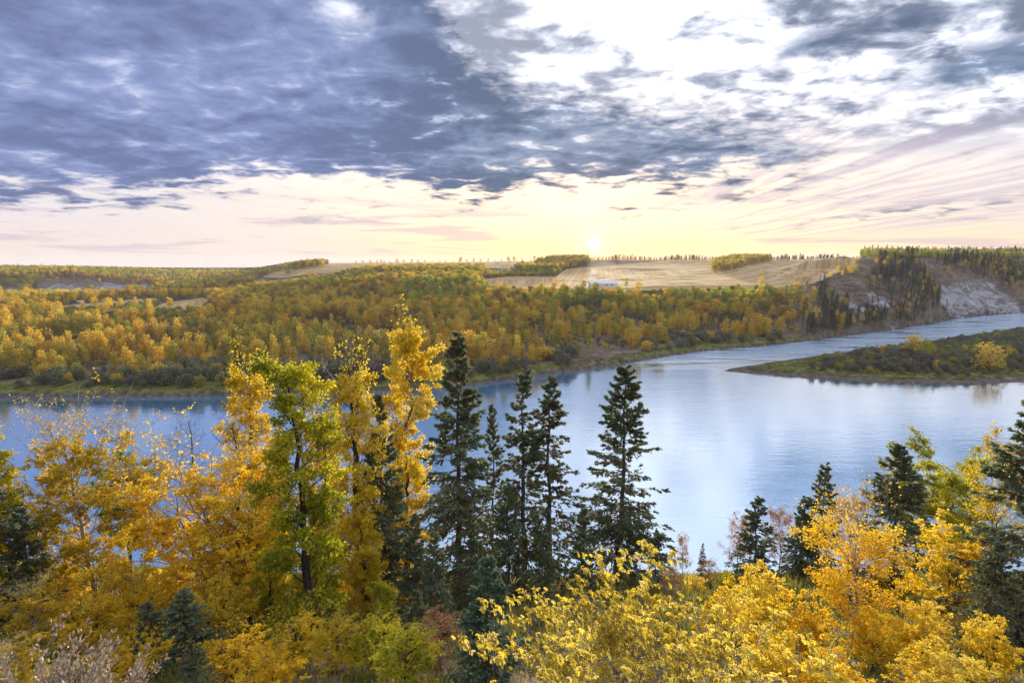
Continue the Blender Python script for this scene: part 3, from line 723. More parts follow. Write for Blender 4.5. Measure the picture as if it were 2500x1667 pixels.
def near_trees():
    A = spruce(11, 19.8, 3.5, 0.05, 10.5, 15, 6, 0.24, 0.35, 0.80, 0.15)
    B = spruce(12, 17.5, 2.35, 0.10, 8.0, 13, 5, 0.22, 0.55, 0.70, 0.32)
    B2 = spruce(17, 17.0, 2.5, 0.10, 7.5, 13, 5, 0.22, 0.65, 0.62, 0.36)
    C = spruce(13, 18.5, 4.2, 0.08, 9.5, 17, 6, 0.23, 0.40, 0.78, 0.28)
    D = spruce(14, 14.0, 1.95, 0.15, 10.0, 13, 6, 0.20, 0.35, 0.65, 0.30)
    E_ = spruce(15, 10.0, 2.4, 0.05, 13.0, 15, 6, 0.18, 0.30, 0.85, 0.2)
    F = spruce(16, 12.0, 3.8, 0.05, 12.0, 17, 6, 0.18, 0.45, 0.80, 0.2)
    Y = spruce(18, 4.6, 1.35, 0.04, 26.0, 14, 7, 0.12, 0.05, 0.85, 0.1)
    c = 'spruce'
    place('spruce_tree', 'tallest dark green spruce, full and broad, tip reaching up to the far bank', c, A, 19.8, 1103, 808, 40, rz=1.0, wmul=1.12)
    place('spruce_tree', 'broad open spruce standing apart against the bright water with blue-green tips', c, C, 18.5, 1522, 888, 45, rz=0.4, wmul=1.22)
    place('spruce_tree', 'slim thin-branched spruce with bluish tips, second tree right of the tallest spruce', c, B, 17.5, 1275, 898, 42, rz=2.0, wmul=1.2)
    place('spruce_tree', 'thin spruce with browning branches standing between two bluish spruces over the water', c, B2, 17.0, 1347, 918, 43, rz=4.0, wmul=1.2)
    place('spruce_tree', 'shorter grey-green spruce half hidden just beside the tallest spruce', c, B2, 17.0, 1200, 985, 48, rz=0.7, wmul=0.72)
    place('spruce_tree', 'narrow dark spruce in front of the bright yellow poplars with drooping boughs', c, D, 14.0, 930, 968, 34, rz=0.0)
    place('spruce_tree', 'dark shaded spruce with dead brown lower boughs below the tallest spruce', c, E_, 10.0, 1062, 1290, 27, rz=0.0, wmul=1.0)
    place('spruce_tree', 'young blue-green spruce beside the pale yellow maple bush', c, Y, 4.6, 1185, 1372, 16, NEEDLEB, rz=0.0, wmul=1.05)
    place('spruce_tree', 'small shadowy spruce with broad boughs below the gold birch', c, E_, 10.0, 440, 1440, 21, rz=2.6, wmul=2.0)
    place('spruce_tree', 'small bushy spruce low in the undergrowth next to another broad young spruce', c, Y, 4.6, 355, 1480, 19, rz=1.3, wmul=1.4)
    place('spruce_tree', 'pointed spruce rising out of yellow bushes next to rusty bare-topped saplings', c, E_, 10.0, 1850, 1210, 45, rz=0.9, wmul=1.3)
    place('spruce_tree', 'little thin spruce peeping over the pale yellow maple bush', c, D, 14.0, 1716, 1325, 46, rz=2.2, wmul=0.9)
    place('spruce_tree', 'slender dark spruce with sharp tip, taller of a close pair', c, E_, 10.0, 2016, 1132, 46, rz=3.0, wmul=1.05)
    place('spruce_tree', 'dark spruce, shorter of a close pair', c, E_, 10.0, 1968, 1214, 47, rz=5.0, wmul=1.15)
    place('spruce_tree', 'broad dense dark spruce beside the tall green-yellow poplar', c, F, 12.0, 2212, 1088, 36, rz=0.3, wmul=1.12)
    place('spruce_tree', 'big dark spruce with wide boughs at the edge of the view over the right bank', c, F, 12.0, 2555, 940, 24, rz=2.0, wmul=1.05)
    place('spruce_tree', 'very small spruce tip showing above the green poplars', c, E_, 10.0, 2366, 1128, 48, rz=1.2, wmul=0.6)
    place('spruce_tree', 'dark spruce whose lone bough reaches over the river beside the far willows', c, A, 19.8, -185, 770, 27, rz=2.2, wmul=0.95)
    place('spruce_tree', 'dark shady spruce under the amber birch by the dry weeds', c, E_, 10.0, 45, 1235, 29, rz=3.9, wmul=1.1)
    place('spruce_tree', 'dim broad spruce among yellow maples near the big spruce', c, F, 12.0, 2440, 1330, 21, rz=4.4, wmul=1.1)
    place('spruce_tree', 'dull green spruce behind the young blue-green spruce', c, E_, 10.0, 1150, 1235, 33, rz=4.4, wmul=0.9)

    bA = broadleaf(21, 12.6, 4.4, 0.05, 50, 9, 6, 25, 0.105, 'round', 0.12, (24, 66), fork=2, bare_top=0.03, spread=0.06, twig_r=0.0075, clumpy=0.3, sparse=0.12)
    bB = broadleaf(22, 13.0, 3.5, 0.10, 44, 8, 6, 22, 0.10, 'oval', 0.42, (32, 60), lean=(-1.9, 0.3), bare_top=0.02, spread=0.06, twig_r=0.0065)
    bC = broadleaf(23, 16.5, 2.2, 0.06, 50, 7, 5, 18, 0.11, 'col', 0.0, (38, 66), r0=0.24, bare_top=0.05, clumpy=0.35, spread=0.10, twig_r=0.010)
    bD = broadleaf(24, 13.5, 1.95, 0.12, 42, 7, 5, 15, 0.105, 'col', 0.1, (22, 55), r0=0.18, clumpy=0.45, spread=0.08, twig_r=0.010)
    bE = broadleaf(25, 21.0, 2.9, 0.30, 34, 8, 5, 18, 0.145, 'col', 0.05, (40, 66), r0=0.2, bare_top=0.04, clumpy=0.8, spread=0.11, twig_r=0.010)
    bF = broadleaf(26, 7.6, 1.9, 0.15, 34, 7, 5, 13, 0.075, 'oval', 0.15, (35, 65), r0=0.075, bare_top=0.12)
    bG = broadleaf(27, 12.3, 2.7, 0.40, 28, 8, 5, 22, 0.105, 'umbrella', 0.0, (20, 60), clumpy=0.5)
    bH = broadleaf(28, 3.6, 1.7, 0.06, 30, 7, 5, 13, 0.085, 'round', 0.1, (30, 70), fork=3, r0=0.05)
    bJ = broadleaf(29, 7.5, 1.3, 0.25, 30, 7, 5, 4, 0.07, 'oval', 0.25, (40, 70), r0=0.06)
    bK = broadleaf(30, 6.4, 1.9, 0.10, 36, 7, 5, 11, 0.10, 'oval', 0.10, (25, 66), r0=0.08, fork=2, spread=0.06, clumpy=0.5)
    bS = broadleaf(31, 15.0, 1.8, 0.55, 16, 5, 3, 1, 0.05, 'col', 0.0, (15, 55), r0=0.14)
    c = 'birch'
    place('birch_tree', 'large gold birch with dark forked trunk and full round crown', c, bA, 12.6, 482, 1005, 32, GOLD, BIRCH, rz=0.3, wmul=1.25)
    place('birch_tree', 'amber brown birch leaning with a pale trunk near the dry weeds', c, bB, 13.0, 192, 985, 33, AMBER, BIRCH, rz=0.0, wmul=1.05)
    place('birch_tree', 'slender gold-orange birch with thin white trunk before the dark spruces', c, bF, 7.6, 2110, 1185, 22, GOLD, BIRCH, rz=0.0, wmul=1.05)
    c = 'poplar'
    place('poplar_tree', 'bright yellow poplar with two dark stems behind the gold birch', c, bC, 16.5, 612, 862, 45, YELLOW, rz=0.0, wmul=0.95)
    place('poplar_tree', 'green-yellow poplar with a long straight black trunk', c, bD, 13.5, 722, 880, 25, LIME, rz=1.0)
    place('poplar_tree', 'dense bright yellow poplar with dark trunk between the green poplar and the narrow spruce', c, bC, 16.5, 852, 850, 33, YELLOW, rz=2.6, wmul=0.8)
    place('poplar_tree', 'tall airy poplar with grey trunk and scattered bright yellow leaf clusters', c, bE, 21.0, 962, 775, 46, YELLOW, BARKG, rz=0.5)
    place('poplar_tree', 'thick yellow poplar crown filling the gap behind the black trunk', c, bC, 16.5, 772, 985, 40, YELLOW, rz=4.0, wmul=1.05)
    place('poplar_tree', 'yellow poplar showing low behind the narrow dark spruce', c, bC, 16.5, 985, 1105, 38, YELLOW, rz=5.0, wmul=1.3)
    place('poplar_tree', 'fresh green poplar behind the amber birch', c, bG, 12.3, 285, 1095, 42, GREEN, rz=0.0, wmul=1.0)
    place('poplar_tree', 'green poplar at the edge of the view above the dark shady spruce', c, bD, 13.5, -28, 1030, 30, LIME, rz=3.0, wmul=1.15)
    place('poplar_tree', 'tall poplar with thinning green-yellow umbrella crown above the broad dense spruce', c, bG, 12.3, 2265, 1062, 42, LIME, BARKG, rz=0.0, wmul=1.2)
    place('poplar_tree', 'low spreading green-yellow poplar next to the umbrella-crowned poplar', c, bG, 12.3, 2375, 1150, 44, LIME, BARKG, rz=2.0, wmul=1.35)
    place('poplar_tree', 'yellow poplar with greenish leaves low between gold birch and black trunk', c, bC, 16.5, 668, 1130, 36, YELLOW, rz=1.1, wmul=1.1)
    c = 'maple'
    place('maple_tree', 'bright yellow maple growing in front of the dark spruce at the view edge', c, bK, 6.4, 2345, 1268, 26, YELLOW, rz=0.0)
    place('maple_tree', 'yellow maple bush around the foot of the pointed spruce', c, bK, 6.4, 1858, 1372, 23, YELLOW, rz=2.0, wmul=1.1)
    place('maple_tree', 'deep yellow maple below the broad dense spruce', c, bK, 6.4, 2262, 1475, 20, YELLOW, rz=4.0, wmul=1.15)
    place('maple_tree', 'golden maple with dark gaps below the slender orange birch', c, bK, 6.4, 1975, 1480, 21, GOLD, rz=5.0, wmul=1.1)
    c = 'sapling'
    place('birch_sapling', 'rusty sparse sapling with bare twigs beside the pointed spruce', c, bJ, 7.5, 1805, 1255, 50, RUSTY, BARKG, rz=0.0, wmul=1.3)
    place('birch_sapling', 'rusty pink sapling with few leaves between the pointed spruce and the spruce pair', c, bJ, 7.5, 1915, 1238, 51, RUSTY, BARKG, rz=2.0, wmul=1.3)
    place('birch_sapling', 'orange thin-topped sapling behind the slender orange birch', c, bJ, 7.5, 2085, 1195, 40, ORANGE, BARKG, rz=4.0, wmul=1.2)
    place('birch_sapling', 'thin amber-leaved sapling next to the big spruce at the view edge', c, bJ, 7.5, 2462, 1045, 30, AMBER, BARK, rz=1.0, wmul=0.75)
    place('birch_sapling', 'thin rusty sapling at the edge of the maple bush over the water', c, bJ, 7.5, 1672, 1300, 47, RUSTY, BARKG, rz=3.0, wmul=0.9)
    for (m, hm, px, py, d, lf, bk, w, nm, lab) in (
        (bB, 13.0, 75, 1400, 25, AMBER, BIRCH, 1.3, 'birch_tree', 'low amber birch standing just above the dry weeds'),
        (bA, 12.6, 330, 1390, 25, GOLD, None, 1.0, 'birch_tree', 'small gold birch between the amber birch and the large gold birch'),
        (bA, 12.6, 592, 1190, 29, GOLD, None, 1.0, 'birch_tree', 'gold birch between the large gold birch and the black-trunked poplar'),
        (bA, 12.6, 500, 1400, 23, YELLOW, None, 1.2, 'birch_tree', 'short yellow birch in front of the large gold birch'),
        (bA, 12.6, 215, 1425, 22, GOLD, None, 1.3, 'birch_tree', 'short gold birch below the leaning amber birch'),
        (bD, 13.5, 652, 1330, 27, LIME, None, 1.2, 'poplar_tree', 'small green-yellow poplar at the foot of the black trunk on the birch side'),
        (bD, 13.5, 792, 1300, 28, LIME, None, 1.2, 'poplar_tree', 'small green-yellow poplar between the black trunk and the dense yellow poplar'),
        (bC, 16.5, 890, 1225, 31, YELLOW, None, 1.2, 'poplar_tree', 'small yellow poplar at the foot of the narrow dark spruce'),
        (bD, 13.5, 935, 1425, 24, LIME, None, 1.3, 'poplar_tree', 'low green-yellow poplar below the narrow dark spruce'),
        (bA, 12.6, 728, 1480, 21, YELLOW, None, 1.2, 'birch_tree', 'low yellow birch beside the lower black trunk'),
        (bB, 13.0, 20, 1545, 15.5, AMBER, BIRCH, 1.7, 'birch_tree', 'very low amber birch scrub right behind the dry weeds'),
        (bA, 12.6, 285, 1540, 16, GOLD, None, 1.5, 'birch_tree', 'very low gold birch scrub beside the small shadowy spruces'),
        (bA, 12.6, 560, 1520, 17, GOLD, None, 1.5, 'birch_tree', 'very low gold birch scrub between small shadowy spruces and black trunk'),
        (bB, 13.0, 650, 1565, 15, GOLD, None, 1.6, 'birch_tree', 'lowest gold birch scrub near the black trunk'),
        (bB, 13.0, 905, 1500, 19, LIME, None, 1.3, 'birch_tree', 'low green-yellow birch scrub between black trunk and young blue-green spruce'),
        (bB, 13.0, 815, 1500, 19, YELLOW, None, 1.4, 'birch_tree', 'low yellow birch scrub below the dense yellow poplar'),
        (bB, 13.0, 985, 1530, 17, LIME, None, 1.5, 'birch_tree', 'lowest green-yellow birch scrub below the narrow dark spruce'),
        (bJ, 7.5, 1070, 1500, 20, RUSTY, BARKG, 2.0, 'birch_tree', 'rusty thin birch scrub beside the young blue-green spruce'),
        (bJ, 7.5, 1735, 1365, 43, RUSTY, BARKG, 1.7, 'birch_tree', 'rusty thin birch scrub on the open slope over the water'),
        (bK, 6.4, 1700, 1402, 40, YELLOW, None, 1.3, 'maple_tree', 'small yellow maple on the open slope over the water'),
        (bK, 6.4, 1775, 1395, 42, LIME, None, 1.3, 'maple_tree', 'small green-yellow maple between open slope and pointed spruce'),
        (bJ, 7.5, 1640, 1380, 38, RUSTY, BARKG, 1.8, 'birch_tree', 'rusty thin birch scrub behind the pale maple bush'),
        (bK, 6.4, 2040, 1590, 14, GOLD, None, 1.6, 'maple_tree', 'lowest golden maple scrub near the white birch trunk'),
        (bK, 6.4, 2310, 1570, 14, YELLOW, None, 1.6, 'maple_tree', 'lowest yellow maple scrub below the bright yellow maples'),
        (bK, 6.4, 2140, 1485, 19, GOLD, None, 1.15, 'maple_tree', 'low golden maple in front of the white-trunked birch'),
        (bK, 6.4, 2425, 1500, 18, YELLOW, None, 1.1, 'maple_tree', 'low yellow maple under the big spruce at the view edge'),
        (bK, 6.4, 1790, 1440, 20, YELLOW, None, 1.3, 'maple_tree', 'yellow maple next to the pale maple bush on the birch side'),
        (bK, 6.4, 1905, 1545, 15, YELLOW, None, 1.5, 'maple_tree', 'low yellow maple close to the pale maple bush')):
        place(nm, lab, {'birch_tree': 'birch', 'poplar_tree': 'poplar', 'maple_tree': 'maple'}[nm], m, hm, px, py, d, lf, bk, rz=px*0.7, wmul=w)
    for (m, hm, px, py, d, w, lab) in (
        (E_, 10.0, 1238, 1180, 38, 0.95, 'dark spruce filling the gap below the slim bluish spruce'),
        (E_, 10.0, 1425, 1235, 41, 0.95, 'short spruce between the browning spruce and the spruce standing apart'),
        (E_, 10.0, 1605, 1290, 44, 0.85, 'short spruce on the open side of the spruce standing apart'),
        (E_, 10.0, 1008, 1255, 31, 1.0, 'dusky spruce between the narrow dark spruce and the tallest spruce'),
        (E_, 10.0, 1330, 1300, 35, 1.0, 'low spruce below the browning spruce'),
        (F, 12.0, 470, 1560, 15, 1.3, 'lowest dark spruce scrub below the short yellow birch'),
        (F, 12.0, 1020, 1440, 22, 1.0, 'dark low spruce beside the young blue-green spruce'),
        (F, 12.0, 2085, 1350, 31, 0.9, 'shaded spruce behind the white-trunked birch'),
        (F, 12.0, 845, 1490, 22, 1.2, 'low dark spruce bough mass below the dense yellow poplar')):
        place('spruce_tree', lab, 'spruce', m, hm, px, py, d, rz=px*0.9, wmul=w)
    # dead leafless trunks
    for (px, py, d, rz, lab, bk, w) in ((742, 800, 36, 0.0, 'bare dead trunk with short stubs rising above the green-yellow poplar', BARKG, 0.8),
                                     (858, 792, 47, 1.4, 'leafless branching dead tree above the dense yellow poplar', BARKG, 1.7),
                                     (455, 1000, 37, 2.2, 'dead grey top with bare twigs behind the gold birch', BARKG, 1.0),
                                     (560, 1010, 41, 4.2, 'bare leaning dead stem between gold birch and yellow poplar', BARK, 1.1)):
        p = pix_at_depth(px, py, d); g = gz(p[0], p[1])-0.2; s = (p[2]-g)/15.0
        e = empty('dead_tree', (p[0], p[1], g), rz, (s*w, s*w, s)); tag(e, lab, 'dead tree'); obj('trunk', bS[0], e, mat=bk)
    # undergrowth shrubs down the slope
    rs = np.random.RandomState(77)
    kinds = [(YELLOW, 'yellow leafy'), (LIME, 'green-yellow'), (GREEN, 'dark green'), (GOLD, 'gold-orange')]
    NEAR_NAMED = [(nm, pix_at_depth(a, 1400, b)[0], b) for nm, a, b in NAMED_SPOTS]
    n = 0
    for tries in range(900):
        px = rs.uniform(-60, 2560); dep = rs.uniform(30, 64)
        p = pix_at_depth(px, 1500, dep); g = gz(p[0], p[1])
        hh = rs.uniform(0.55, 1.15)
        if px < 1250 and dep > 44: hh *= 1.25
        tx, ty = project(p[0], dep, g+3.6*hh)
        if ty < (1375+rs.rand()*90 if not 1150 < px < 1820 else 1500) or ty > 1680 or (330 < px < 480 and dep < 22) or (650 < px < 960 and dep < 28): continue
        if px < 700: w = [0.42, 0.18, 0.06, 0.34]
        elif px < 1200: w = [0.52, 0.24, 0.10, 0.14]
        else: w = [0.58, 0.08, 0.04, 0.30]
        k = rs.choice(4, p=w)
        bm, bh = [(bK, 6.4), (bF, 7.6), (bH, 3.6)][rs.choice(3, p=[0.45, 0.35, 0.20])]; sz = 3.6*hh/bh; wx = rs.uniform(1.05, 1.6)
        e = empty('shrub', (p[0], dep, g-0.1), rs.rand()*6.28, (sz*wx, sz*wx, sz))
        near = min(NEAR_NAMED, key=lambda q: math.hypot(q[1]-p[0], q[2]-dep))[0]
        lab = kinds[k][1]+' shrub in the undergrowth by '+near
        tag(e, lab, 'shrub', lab); obj('stems', bm[0], e); obj('crown', bm[1], e, mat=kinds[k][0])
        n += 1
        if n >= 110: break
near_trees()

# the pale yellow maple bush close by: hanging compound leaves, the nearest of them single parts
def maple_bush():
    tm, P4, rs = broadleaf(41, 3.85, 3.6, 0.05, 80, 7, 5, 3, 0.09, 'round', 0.0, (22, 72), fork=6, r0=0.07, twig_r=0.0075, spread=0.05, clumpy=0.3, raw=True)
    x0, z0 = 2.95, None
    dep = 12.6; g = gz(x0, dep)-0.1
    e = empty('maple_bush', (x0, dep, g), 0.0, 1.0)
    tag(e, 'pale yellow maple bush with drooping leaves and grey twigs, close on the slope', 'maple bush')
    obj('stems', tm, e, mat=BARKG)
    def sprig(seed):
        r2 = np.random.RandomState(seed); k = 5
        a = np.linspace(-1.2, 1.2, k)+r2.normal(size=k)*0.2; b = r2.rand()*6.28
        d = np.stack([np.sin(a)*math.cos(b)*0.75, np.sin(a)*math.sin(b)*0.75, -np.cos(a)*0.9-0.25], 1)
        V, Q = blades(np.tile([[0, 0, 0.0]], (k, 1)), d, np.array([[math.cos(b+1.4), math.sin(b+1.4), 0.35]])+r2.normal(size=(k, 3))*0.3, 0.105*(0.8+0.5*r2.rand(k)), np.full(k, 0.046), 0.5, 0.25)
        return V, Q
    protos = [sprig(i) for i in range(6)]
    wp = P4+np.array([x0, dep, g]); d = np.linalg.norm(wp-np.array([0, 0, EYE]), axis=1)
    px, py = project(wp[:, 0], wp[:, 1], wp[:, 2])
    d = np.where((py < 1655), d, 99); near = np.zeros(len(P4), bool); near[np.argsort(d)[:300]] = True
    kk = fbm(P4[:, 0]*0.9, P4[:, 2]*0.9+P4[:, 1]*0.5, 2, 2); ty = rs.randint(0, 6, len(P4)); sc = 0.75+0.6*rs.rand(len(P4))
    Vs = []; Cs = []
    for t in range(6):
        V, Q = protos[t]; idx = np.where((ty == t) & ~near)[0]
        Vs.append((V[None]*sc[idx][:, None, None]+P4[idx][:, None]).reshape(-1, 3))
        c = np.stack([rs.rand(len(idx)), np.clip((kk[idx]-0.5)*1.8+0.5, 0, 1), np.zeros(len(idx))], 1); Cs.append(np.repeat(c, len(V), 0))
    V = np.concatenate(Vs)
    crown = obj('leaves', mesh_np('leaves', V, np.arange(len(V)).reshape(-1, 4), mats=(PALEY,), attrs={'lv': np.concatenate(Cs)}), e); crown['kind'] = 'stuff'
    pm = []
    for t in range(6):
        for s in range(4):
            V, Q = protos[t]; pm.append(mesh_np('leaf', V, Q, mats=(PALEY,), attrs={'lv': np.tile([[0.15+0.23*s, 0.25+0.17*s, 0]], (len(V), 1))}))
    for i in np.where(near)[0]:
        o = bpy.data.objects.new('leaf', pm[ty[i]*4+rs.randint(4)]); COL.objects.link(o); o.parent = e
        o.location = P4[i]; o.scale = (sc[i],)*3
maple_bush()

# ------------------------------------------------------------------ far vegetation
def far_tree(seed, H, R, kind):
    """small tree seen far off: trunk with a few limbs, crown of many leaf clumps"""
    rs = np.random.RandomState(seed); acc = Acc()
    NT = 6; t = np.linspace(0, 1, NT); w = np.cumsum(rs.normal(size=(NT, 2))*0.02*H, 0)
    if kind == 'willow':
        k = 7; a = rs.rand(k)*6.28; st = np.zeros((k, 3)); d0 = np.stack([np.cos(a)*0.5, np.sin(a)*0.5, np.ones(k)], 1)
        P = grow(st, norm(d0), norm(d0+np.array([0, 0, -0.3])), np.full(k, H*0.9), 4, rs, 0.12)
        V, Q = tubes(P, np.outer(np.full(k, 0.05), np.linspace(1, 0.3, 4)), 3); acc.add(V, Q)
    else:
        trunk = np.stack([w[:, 0], w[:, 1], t*H*0.95], 1)[None]
        V, Q = tubes(trunk, (0.011*H+0.02)*(1-t*0.9)[None], 5); acc.add(V, Q)
    tv, tq = np.concatenate(acc.V), np.concatenate(acc.Q)
    if kind == 'spruce':
        n = 360; s = rs.rand(n)**0.8; z = (0.05+0.95*s)*H; a = rs.rand(n)*6.28
        lay = 0.78+0.22*np.cos(z*9.0); rad = (R*(1-s)**0.9*lay+0.05)*np.sqrt(0.25+0.75*rs.rand(n))*(0.8+0.35*vnoise(a*1.2, s*6, seed))
        p = np.stack([np.cos(a)*rad, np.sin(a)*rad, z-rad*0.25], 1)
        d = np.stack([np.cos(a), np.sin(a), np.full(n, -0.35)], 1)+rs.normal(size=(n, 3))*0.3
        V, Q = blades(p, d, np.array([[0, 0, 1.0]])+rs.normal(size=(n, 3))*0.35, 0.26*R*(0.6+0.8*rs.rand(n))+0.10, 0.17*R*(0.6+0.6*rs.rand(n))+0.08)
        return (tv, tq), (V, Q, lv(rs, p, 4, H, 1.5))
    n = {'aspen': 460, 'poplar': 430, 'round': 520, 'willow': 420}[kind]
    # clumps placed through the crown, each a handful of leafy faces
    nc = {'aspen': 15, 'poplar': 18, 'round': 26, 'willow': 17}[kind]
    s = (np.arange(nc)+rs.rand(nc))/nc; a = np.arange(nc)*2.4+rs.rand(nc)
    if kind == 'aspen': zc = H*(0.48+0.47*s); rc = R*np.sqrt(np.clip(1-(s-0.45)**2*3.0, 0.1, 1))*0.62; cr = R*0.46
    elif kind == 'poplar': zc = H*(0.14+0.80*s); rc = R*(np.clip(1.15-s, 0.1, 1))**0.8*0.55; cr = R*0.48
    elif kind == 'round': zc = H*(0.14+0.76*s); rc = R*np.sqrt(np.clip(1-(s-0.42)**2*3.2, 0.1, 1))*0.72; cr = R*0.36
    else: zc = H*(0.20+0.62*s); rc = R*np.sqrt(np.clip(1.1-s, 0.1, 1))*0.68; cr = R*0.42
    rc = rc*np.sqrt(rs.rand(nc)*0.85+0.15); c = np.stack([np.cos(a)*rc, np.sin(a)*rc, zc], 1); c[:, :2] += np.stack([np.interp(zc, t*H, w[:, 0]), np.interp(zc, t*H, w[:, 1])], 1) if kind != 'willow' else 0
    i = rs.randint(0, nc, n); u = rnd_unit(rs, n)*(rs.rand(n)**0.45)[:, None]
    sq = np.array([1, 1, 1.5 if kind == 'poplar' else 0.85])
    p = c[i]+u*sq*cr*(0.7+0.6*rs.rand(nc))[i][:, None]
    p[:, 2] = np.maximum(p[:, 2], 0.08*H)
    sz = (0.17 if kind != 'willow' else 0.15)*R**0.6*(0.5+0.9*rs.rand(n))+0.10
    d = norm(u+rnd_unit(rs, n)*0.8+np.array([0, 0, 0.5 if kind in ('poplar', 'willow') else 0.0]))
    V, Q = blades(p, d, rnd_unit(rs, n), sz*1.5, sz*0.95, 0.5, 0.1)
    k = rs.rand(nc)[i]
    C = np.repeat(np.stack([rs.rand(n), np.clip(0.5*k+0.5*rs.rand(n)*0.6+0.1, 0, 1), p[:, 2]/H], 1), 4, 0)
    return (tv, tq), (V, Q, C)
FARPROTO = {}
def proto(kind, nshape, H, R, mats, seed, bark):
    L = []
    for k in range(nshape):
        rs = np.random.RandomState(seed+k)
        (tv, tq), (V, Q, C) = far_tree(seed+k, H*(0.92+0.16*rs.rand()), R*(0.85+0.3*rs.rand()), kind)
        tm = mesh_np('trunk', tv, tq, mats=(bark,), smooth=True)
        cm = mesh_np('crown', V, Q, mats=(mats[0],), attrs={'lv': C})
        jm = mesh_np('tree', np.concatenate([V, tv]), np.concatenate([Q, tq+len(V)]), mats=(mats[0], bark),
                     attrs={'lv': np.concatenate([C, np.full((len(tv), 3), 0.5)])}, mat_idx=np.concatenate([np.zeros(len(Q)), np.ones(len(tq))]))
        L.append((tm, cm, jm))
    FARPROTO[kind] = (L, mats, H)
proto('aspen', 5, 11.5, 2.3, [FAR_LIME, FAR_GREEN, FAR_GOLD, FAR_RUST, FAR_OLIVE, FAR_ORANGE], 100, BARKT)
proto('poplar', 5, 8.0, 1.6, [FAR_GOLD, FAR_ORANGE, FAR_OLIVE, FAR_LIME, FAR_RUST, FAR_TWIG], 120, BARKT)
proto('round', 3, 9.0, 4.0, [FAR_GOLD, FAR_ORANGE, FAR_LIME, FAR_GREEN, FAR_OLIVE], 140, BARKT)
proto('willow', 4, 3.4, 2.2, [FAR_WILLOW, FAR_TWIG, FAR_OLIVE, FAR_GREEN, FAR_GOLD], 160, BARKG)
proto('spruce', 4, 11.0, 1.9, [FAR_SPRUCE], 180, BARK)
CAT = {'aspen': 'aspen', 'poplar': 'poplar', 'round': 'tree', 'willow': 'willow shrub', 'spruce': 'spruce'}

# candidate spots: (kind, colour index, x, y, z, height scale, width scale, place)
SP = []
def scatter(x, y, kind, colr, hs, ws, place_):
    z = terrain(x, y)
    for i in range(len(x)): SP.append((kind, int(colr[i]), float(x[i]), float(y[i]), float(z[i]), float(hs[i]), float(ws[i]), place_[i]))
GROVES = [[(1296,668),(1310,645),(1352,636),(1432,634),(1440,646),(1395,656),(1330,668)],
          [(1735,666),(1742,645),(1800,632),(1880,628),(1878,640),(1830,648),(1770,668)],
          [(820,680),(900,664),(1040,660),(1180,660),(1186,676),(1060,692),(960,690),(880,690)],
          [(560,690),(640,664),(760,648),(790,644),(790,652),(700,660),(620,682)],
          [(1258,660),(1280,652),(1296,660),(1280,672)]]
SPRZONE = [[(2120,700),(2150,640),(2235,632),(2300,690),(2310,770),(2240,792),(2120,806),(2110,780),(2130,760),(2120,730)],
           [(1965,745),(2040,735),(2110,795),(2060,818),(1960,828)], [(2290,640),(2520,625),(2520,700),(2420,690),(2340,668)], [(2005,690),(1985,720),(2040,740),(2050,690)]]
VISFIELD = [[(1325,688),(1345,682),(1385,656),(1460,650),(1560,642),(1700,634),(1900,632),(2090,632),(2084,650),(2040,668),(1960,690),(1700,692),(1500,690)],
            [(1180,690),(1190,682),(1240,676),(1365,676),(1350,690)], [(770,662),(900,656),(1000,652),(1310,650),(1312,636),(820,640)], [(640,674),(690,676),(760,650),(740,645)]]+FIELDS[3:]
def hides(x, y, z, polys, hmax):
    h = np.zeros(len(x), bool)
    for k in range(1, 7):
        a, b = project(x, y, z+hmax*k/6); h |= zone(a, b, polys) > 0
    return h
